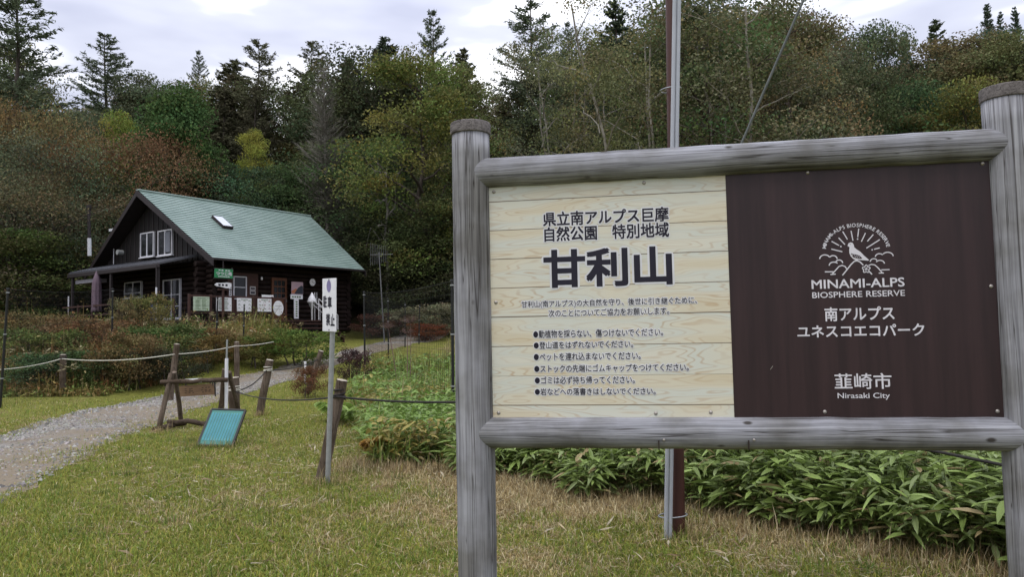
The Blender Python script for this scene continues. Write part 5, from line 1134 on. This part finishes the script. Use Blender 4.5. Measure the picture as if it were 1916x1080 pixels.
# kind, top px, top py, depth, width px, colour, name, label
TREES = [
 ('larch0', 38, -60, 50, 230, LA, 'larch', 'huge dark larch filling the top left corner, its top cut off by the sky edge'),
 ('larch1', 206, 68, 66, 165, LA, 'larch', 'airy larch with a bent spreading crown standing alone against the sky above the rusty trees'),
 ('larch2', 378, 100, 76, 70, LA, 'larch', 'thin wispy larch top beside the wide larch group on the left skyline'),
 ('larch0', 482, 74, 64, 150, DK, 'larch', 'dark wide larch on the skyline above the pointed green tree'),
 ('larch1', 592, 80, 66, 150, DK, 'larch', 'dark larch on the skyline directly above the grey leafless conifer'),
 ('fir0', 655, 112, 72, 110, DK, 'fir', 'dull fir wedged behind the grey leafless conifer'),
 ('fir1', 716, 74, 70, 150, FIR, 'fir', 'broad dark fir between the leafless conifer and the yellow-green tree'),
 ('larch2', 818, 28, 62, 120, LA, 'larch', 'slim pointed larch rising clear of the forest above the yellow-green tree'),
 ('fir2', 872, 95, 68, 110, DK, 'fir', 'dark fir just right of the slim pointed larch'),
 ('larch0', 986, 4, 58, 190, LA, 'larch', 'tall airy larch with tiered branches, standing free above the signboard\'s left post'),
 ('larch2', 1070, 46, 66, 90, LA, 'larch', 'small ragged larch right of the tall tiered larch'),
 ('fir0', 1152, 2, 56, 140, FIR, 'fir', 'dense dark fir on the skyline left of the brown pole'),
 ('fir2', 445, 118, 70, 150, DK, 'fir', 'brownish dark conifer under the wide skyline larch'),
 ('tall0', 270, 145, 66, 140, GREY, 'broadleaf_tree', 'greyish leafy tree below the lone bent larch'),
 ('tall1', 330, 148, 72, 130, OLV, 'broadleaf_tree', 'olive tree on the low skyline between the bent larch and the larch group'),
 ('round0', 148, 225, 58, 150, GREY, 'broadleaf_tree', 'grey-green tree with bare twigs right of the corner larch'),
 ('pointed0', 372, 180, 52, 180, GRN, 'broadleaf_tree', 'dense deep green pointed tree behind the cabin ridge'),
 ('pointed1', 300, 212, 55, 130, GRN, 'broadleaf_tree', 'dark green tree joined to the left side of the pointed green tree'),
 ('round1', 240, 222, 57, 90, YGR, 'broadleaf_tree', 'bright yellow-green tree left of the deep green pointed tree'),
 ('lace0', 235, 262, 47, 210, RUST, 'maple_tree', 'russet orange tree with layered twigs just left of the cabin roof peak'),
 ('lace1', 15, 215, 46, 190, (.115, .086, .040), 'maple_tree', 'golden brown autumn tree at the left edge'),
 ('lace0', 120, 285, 44, 200, GREY, 'broadleaf_tree', 'grey-green spreading tree between the golden and russet trees'),
 ('lace1', 60, 345, 41, 260, BRN, 'broadleaf_tree', 'brown-tinted tree at the left edge beneath the golden tree'),
 ('round2', 160, 365, 48, 180, (0.085, 0.081, 0.038), 'broadleaf_tree', 'dull olive tree directly left of the porch roof'),
 ('round3', 45, 440, 42, 230, (0.085, 0.105, 0.035), 'broadleaf_tree', 'low spreading olive tree over the weeds at the left edge'),
 ('tall0', 480, 250, 55, 62, YEL, 'broadleaf_tree', 'small vivid yellow tree glowing among dark foliage above the roof'),
 ('dead0', 612, 132, 52, 150, BRN, 'dead_conifer', 'grey leafless conifer with upswept twigs behind the cabin'),
 ('round1', 430, 312, 51, 150, (0.052, 0.077, 0.043), 'broadleaf_tree', 'grey-green rounded tree behind the left half of the roof'),
 ('round2', 620, 288, 52, 190, (0.052, 0.074, 0.032), 'broadleaf_tree', 'dark green rounded tree behind the right half of the roof'),
 ('round3', 520, 318, 53, 140, (0.060, 0.082, 0.035), 'broadleaf_tree', 'mid green tree between the two rounded trees behind the roof'),
 ('tall2', 790, 104, 46, 190, (.108, .116, .036), 'broadleaf_tree', 'tall yellow-green tree left of the signboard\'s left post'),
 ('tall0', 868, 132, 50, 130, (.096, .100, .040), 'broadleaf_tree', 'yellowish olive tree behind the left post of the signboard'),
 ('snag0', 722, 318, 45, 60, BRN, 'dead_tree', 'pale broken dead trunk with crooked limbs right of the cabin'),
 ('round0', 735, 410, 48, 190, (0.040, 0.049, 0.024), 'broadleaf_tree', 'gloomy tree right of the cabin roof, behind the aerial'),
 ('round1', 815, 380, 46, 180, (0.054, 0.063, 0.026), 'broadleaf_tree', 'gloomy tree with sparse twigs touching the left post of the signboard'),
 ('birch0', 1048, 78, 47, 130, (.105, .108, .060), 'birch', 'slender pale-trunked birch above the pale panel'),
 ('birch1', 1108, 82, 49, 130, (0.109, 0.113, 0.046), 'birch', 'thin forked birch left of the dense skyline fir'),
 ('birch2', 1205, -10, 40, 190, (.112, .106, .052), 'birch', 'leaning birch clump behind the brown pole'),
 ('tall1', 1300, -30, 42, 230, (.082, .098, .044), 'broadleaf_tree', 'tall olive tree just right of the brown pole'),
 ('birch0', 1390, -35, 40, 250, (.100, .096, .056), 'birch', 'big many-stemmed birch crossed by the guy wire'),
 ('tall2', 1465, 20, 46, 170, (.120, .104, .054), 'broadleaf_tree', 'olive tree whose edge meets the white sky right of the guy wire'),
 ('birch2', 1545, 50, 52, 170, (.098, .090, .058), 'birch', 'ragged thin-crowned birch right of the guy wire'),
 ('round1', 1625, 66, 62, 150, (.070, .086, .046), 'broadleaf_tree', 'rounded olive tree with a pale leaning trunk in the right part of the forest'),
 ('fir1', 1690, 62, 76, 60, LA, 'fir', 'small spiky fir on the right skyline'),
 ('fir0', 1752, 38, 80, 90, (0.074, 0.088, 0.049), 'fir', 'narrow fir with a thin spire, left of the far wooded knoll'),
 ('tall0', 1755, 85, 66, 200, (.105, .086, .046), 'broadleaf_tree', 'brownish olive tree left of the right post'),
 ('round2', 1590, 130, 50, 190, (.058, .064, .032), 'broadleaf_tree', 'dark olive tree low behind the upper beam, right of the guy wire'),
 ('round3', 1700, 170, 52, 190, (.048, .070, .032), 'broadleaf_tree', 'deep green low tree above the dark brown panel'),
 ('round0', 1790, 185, 50, 170, (.115, .108, .034), 'broadleaf_tree', 'mossy yellow-olive tree touching the right post'),
 ('fir2', 1846, 8, 190, 42, FIR, 'fir', 'far dark fir crowning the wooded knoll at top right'),
 ('fir0', 1872, 22, 195, 34, FIR, 'fir', 'middle one of three firs on the distant knoll'),
 ('fir1', 1898, 14, 200, 40, FIR, 'fir', 'last fir of the distant knoll, against the right picture edge'),
 ('round3', 1850, 62, 150, 110, (0.046, 0.074, 0.052), 'broadleaf_tree', 'large bluish green tree on the far knoll'),
 ('round1', 1905, 130, 120, 90, (0.088, 0.105, 0.040), 'broadleaf_tree', 'green-olive tree right behind the top of the right post'),
]
for kd, px, py, d, wpx, col, nm, lb in TREES:
    tpt = P(px, py, d); base = float(H(tpt[0], tpt[1])); plant(kd, tpt[0], tpt[1], tpt[2]-base+.1, wpx*d/FPX*(1.5 if kd[:3] in ('lar', 'fir', 'dea') else 1.2), col, nm, lb, 'tree')
SKY = np.array([(-60, 60), (0, 110), (60, 190), (130, 205), (180, 185), (260, 165), (330, 165), (380, 160), (430, 140), (500, 130), (560, 135), (640, 130), (700, 108), (760, 112), (820, 130), (880, 140), (910, 185), (960, 165), (1000, 150), (1060, 115), (1120, 95), (1180, 60), (1300, 20), (1440, 40), (1500, 80), (1560, 82), (1640, 100), (1700, 98), (1760, 100), (1800, 95), (1830, 75), (1916, 60), (2000, 60)])
FILL = [('fir', 3, DK, 'fir', 'dark fir packed deep in the forest on the hillside', 'dark firs packed in the hillside forest'), ('larch', 3, (.082, .076, .046), 'larch', 'brownish larch packed deep in the forest on the hillside', 'brownish larches packed in the hillside forest'),
        ('tall', 3, (.088, .086, .040), 'broadleaf_tree', 'olive leafy tree packed deep in the forest on the hillside', 'olive leafy trees packed in the hillside forest'), ('round', 4, (.064, .074, .036), 'broadleaf_tree', 'dark green leafy tree packed deep in the forest on the hillside', 'green leafy trees packed in the hillside forest')]
def px_of(p):
    v = np.asarray(p)-CAM; return 958+FPX*(v@RT)/(v@FW), 540-FPX*(v@UP)/(v@FW)
cnt = 0
for d0, d1, n, hs in ((50, 58, 26, 9.5), (60, 70, 30, 11), (72, 85, 34, 12), (88, 105, 34, 12), (110, 150, 24, 12), (155, 235, 34, 11)):
    for i in range(n):
        px = -120+2150*((i+rt.random())/n) if d0 < 110 else 1380+620*((i+rt.random())/n)
        d = rt.uniform(d0, d1); p = P(px, 400, d); zb = float(H(p[0], p[1])); kd, nv_, col, nm, lb, gp = FILL[rt.integers(0, 4)]; h = hs*rt.uniform(.75, 1.25)
        for _ in range(6):
            qy = px_of((p[0], p[1], zb+h))[1]
            if qy > np.interp(px, SKY[:, 0], SKY[:, 1])+6: break
            h *= .88
        if h < 3.5: continue
        c = np.array(col)*rt.uniform(.75, 1.3)*np.array([rt.uniform(.85, 1.25), 1, rt.uniform(.85, 1.15)]); k_ = KIND[kd+'%d' % rt.integers(0, nv_)]
        plant(kd+'%d' % rt.integers(0, nv_), p[0], p[1], h, max(3.0, h*rt.uniform(.42, .62)), c, nm, lb, 'tree', gp); cnt += 1
# the crowns that make up the skyline
for i in range(62):
    px = -60+2020*(i+rt.random())/62; d = rt.uniform(58, 76); p = P(px, np.interp(px, SKY[:, 0], SKY[:, 1])+rt.uniform(-4, 34), d); zb = float(H(p[0], p[1])); kd, nv_, col, nm, lb, gp = FILL[(1, 0, 2, 1, 3)[rt.integers(0, 5)]]
    if p[2]-zb < 4: continue
    h = p[2]-zb; c = np.array(col)*rt.uniform(.75, 1.25)*np.array([rt.uniform(.85, 1.25), 1, rt.uniform(.85, 1.15)]); plant(kd+'%d' % rt.integers(0, nv_), p[0], p[1], h, max(4.2, h*rt.uniform(.5, .7)), c, nm, lb, 'tree', gp)
# dark undergrowth along the foot of the wood
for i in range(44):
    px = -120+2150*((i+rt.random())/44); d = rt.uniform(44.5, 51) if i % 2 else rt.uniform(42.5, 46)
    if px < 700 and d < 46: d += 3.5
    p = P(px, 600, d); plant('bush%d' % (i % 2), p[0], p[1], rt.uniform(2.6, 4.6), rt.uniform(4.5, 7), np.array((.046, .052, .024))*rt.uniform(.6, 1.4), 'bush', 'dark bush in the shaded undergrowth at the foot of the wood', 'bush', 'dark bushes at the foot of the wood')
# shrubs
SH = [
 (590, 690, 586, 742, 19.0, 46, (.13, .065, .036), 'reddish leafy shrub beside the far leaning rope post'),
 (662, 658, 660, 718, 21.0, 44, (.055, .032, .030), 'dark purple-red shrub behind the no parking post'),
 (252, 628, 252, 716, 22.0, 90, (.13, .095, .042), 'orange autumn shrub at the foot of the bank'),
 (160, 662, 160, 738, 22.6, 150, (.052, .082, .034), 'dark green shrub behind the upright rope post'),
 (88, 668, 86, 738, 22.5, 80, (.034, .062, .026), 'dark shrub left of the upright rope post'),
 (330, 655, 325, 715, 22.5, 90, (.038, .040, .022), 'dark bush behind the tilted post and the barrier'),
 (215, 660, 212, 730, 22.2, 80, (.052, .072, .026), 'mossy green bush between the dark green and orange shrubs'),
 (540, 620, 540, 685, 27.0, 110, (.085, .125, .028), 'fresh green azalea bush in front of the cabin steps'),
 (480, 628, 478, 688, 26.5, 90, (.105, .095, .030), 'yellowish azalea bush left of the fresh green bush'),
 (400, 632, 398, 690, 25.5, 90, (.12, .085, .03), 'bronze leaved bush behind the white pole'),
 (800, 607, 800, 628, 38.0, 60, (.13, .045, .022), 'low rusty red bush beyond the green weeds, left of the signboard'),
 (700, 590, 700, 640, 40.0, 60, (.08, .04, .03), 'dull red bush at the cabin corner under the aerial'),
 (60, 622, 60, 690, 24.5, 110, (.085, .105, .032), 'olive bush in the weeds at the left edge of the bank'),
 (150, 600, 150, 660, 26.5, 120, (.13, .080, .038), 'rusty brown bush half way up the bank'),
 (300, 612, 300, 672, 25.5, 110, (.075, .105, .034), 'leafy green bush below the porch, half way up the bank'),
 (375, 618, 375, 676, 27.5, 90, (.14, .082, .038), 'rust tinted bush below the pale green menu board'),
 (30, 588, 30, 640, 28.0, 120, (.12, .095, .04), 'tawny bush high on the bank at the left edge'),
 (275, 556, 275, 612, 29.5, 60, (.15, .14, .05), 'pale yellow-green shrub in front of the porch'),
 (232, 566, 232, 612, 29.0, 50, (.14, .12, .055), 'pale bleached shrub below the folded parasol'),
]
for i, (tx, ty, bx, by, d, wpx, col, lb) in enumerate(SH):
    b_ = P(bx, by, d); zb = float(H(b_[0], b_[1])); t_ = P(tx, ty, d); plant('shrub%d' % (i % 3), b_[0], b_[1], max(.5, t_[2]-zb), wpx*d/FPX*1.1, col, 'shrub', lb, 'shrub', None)
for i, (px, py, wpx) in enumerate(((770, 580, 70), (815, 572, 70), (855, 570, 70), (900, 575, 70))):
    b_ = P(px, 612, 41.0); zb = float(H(b_[0], b_[1])); t_ = P(px, py, 41.0); plant('shrub%d' % (i % 3), b_[0], b_[1], max(.5, t_[2]-zb), wpx*41/FPX*1.2, (.17, .17, .10), 'shrub', 'pale cream-leaved shrub in the row before the dark wood', 'shrub', 'pale shrubs in a row before the dark wood')
# big dried umbels in the plot
M_UMB = mat('dried_umbel', (.22, .135, .115), .9, (.13, .08, .07), 20)
for i, (px, py, bx, by, d, lb) in enumerate(((768, 601, 766, 690, 20.0, 'tall dried umbel with a broad pinkish brown head, left of the black net pole'), (726, 611, 745, 690, 20.5, 'drooping dried umbel leaning left among the weeds'), (762, 622, 760, 690, 19.6, 'smaller dried umbel below the broad pinkish head'))):
    bs = P(bx, by, d); bs[2] = H(bs[0], bs[1]); o = thing('dried_umbel', lb, 'plant', bs); tp = local(o, P(px, py, d)); b = MB(); b.tube([(0, 0, 0), tp*.5+[.02, 0, 0], tp], [.014, .011, .007], 6); b.build('stem', M_UMB, o)
    rr_ = random.Random(i); b = MB(); ra = .33 if i == 0 else .24
    for k in range(46):
        a = rr_.uniform(0, 6.28); q_ = ra*math.sqrt(rr_.random()); e = tp+np.array([q_*math.cos(a), q_*math.sin(a), .16-.25*(q_/ra)**2*.6]); b.tube([tp-[0, 0, .06], e], .004, 3, caps=False)
        for m_ in range(4): c = e+np.array([rr_.uniform(-.03, .03), rr_.uniform(-.03, .03), rr_.uniform(0, .025)]); b.add([c+[.018, 0, 0], c+[0, .018, .004], c+[-.018, 0, 0], c+[0, -.018, .006]], [(0, 1, 2, 3)])
    b.build('seed_head', M_UMB, o)
# plants with a look of their own in front
for nm, lb, px, py, colr, n_l in (('yellow_sapling', 'small yellow-green sapling at the edge of the dwarf bamboo', 1563, 968, (.30, .30, .05), 12),):
    bs = G(px, py+14); A = Acc(); r = np.random.default_rng(3); a = np.arange(n_l)*2.4; el_ = r.normal(.2, .25, n_l); d = np.stack([np.cos(a)*np.cos(el_), np.sin(a)*np.cos(el_), np.sin(el_)], -1)
    B = np.array([0, 0, 1.])*r.uniform(.12, .30, n_l)[:, None]; A.add(*lance_leaves(B, d, r.uniform(.07, .11, n_l), np.full(n_l, .04), np.full(n_l, .2), np.array([colr])*r.uniform(.7, 1.2, (n_l, 1)), r))
    o = thing(nm, lb, 'plant', bs); l_o = A.mesh('leaves', M_SASA); l_o.parent = o; b = MB(); b.tube([(0, 0, -.05), (.01, 0, .3)], .004, 5); b.build('stem', M_OLDW, o)
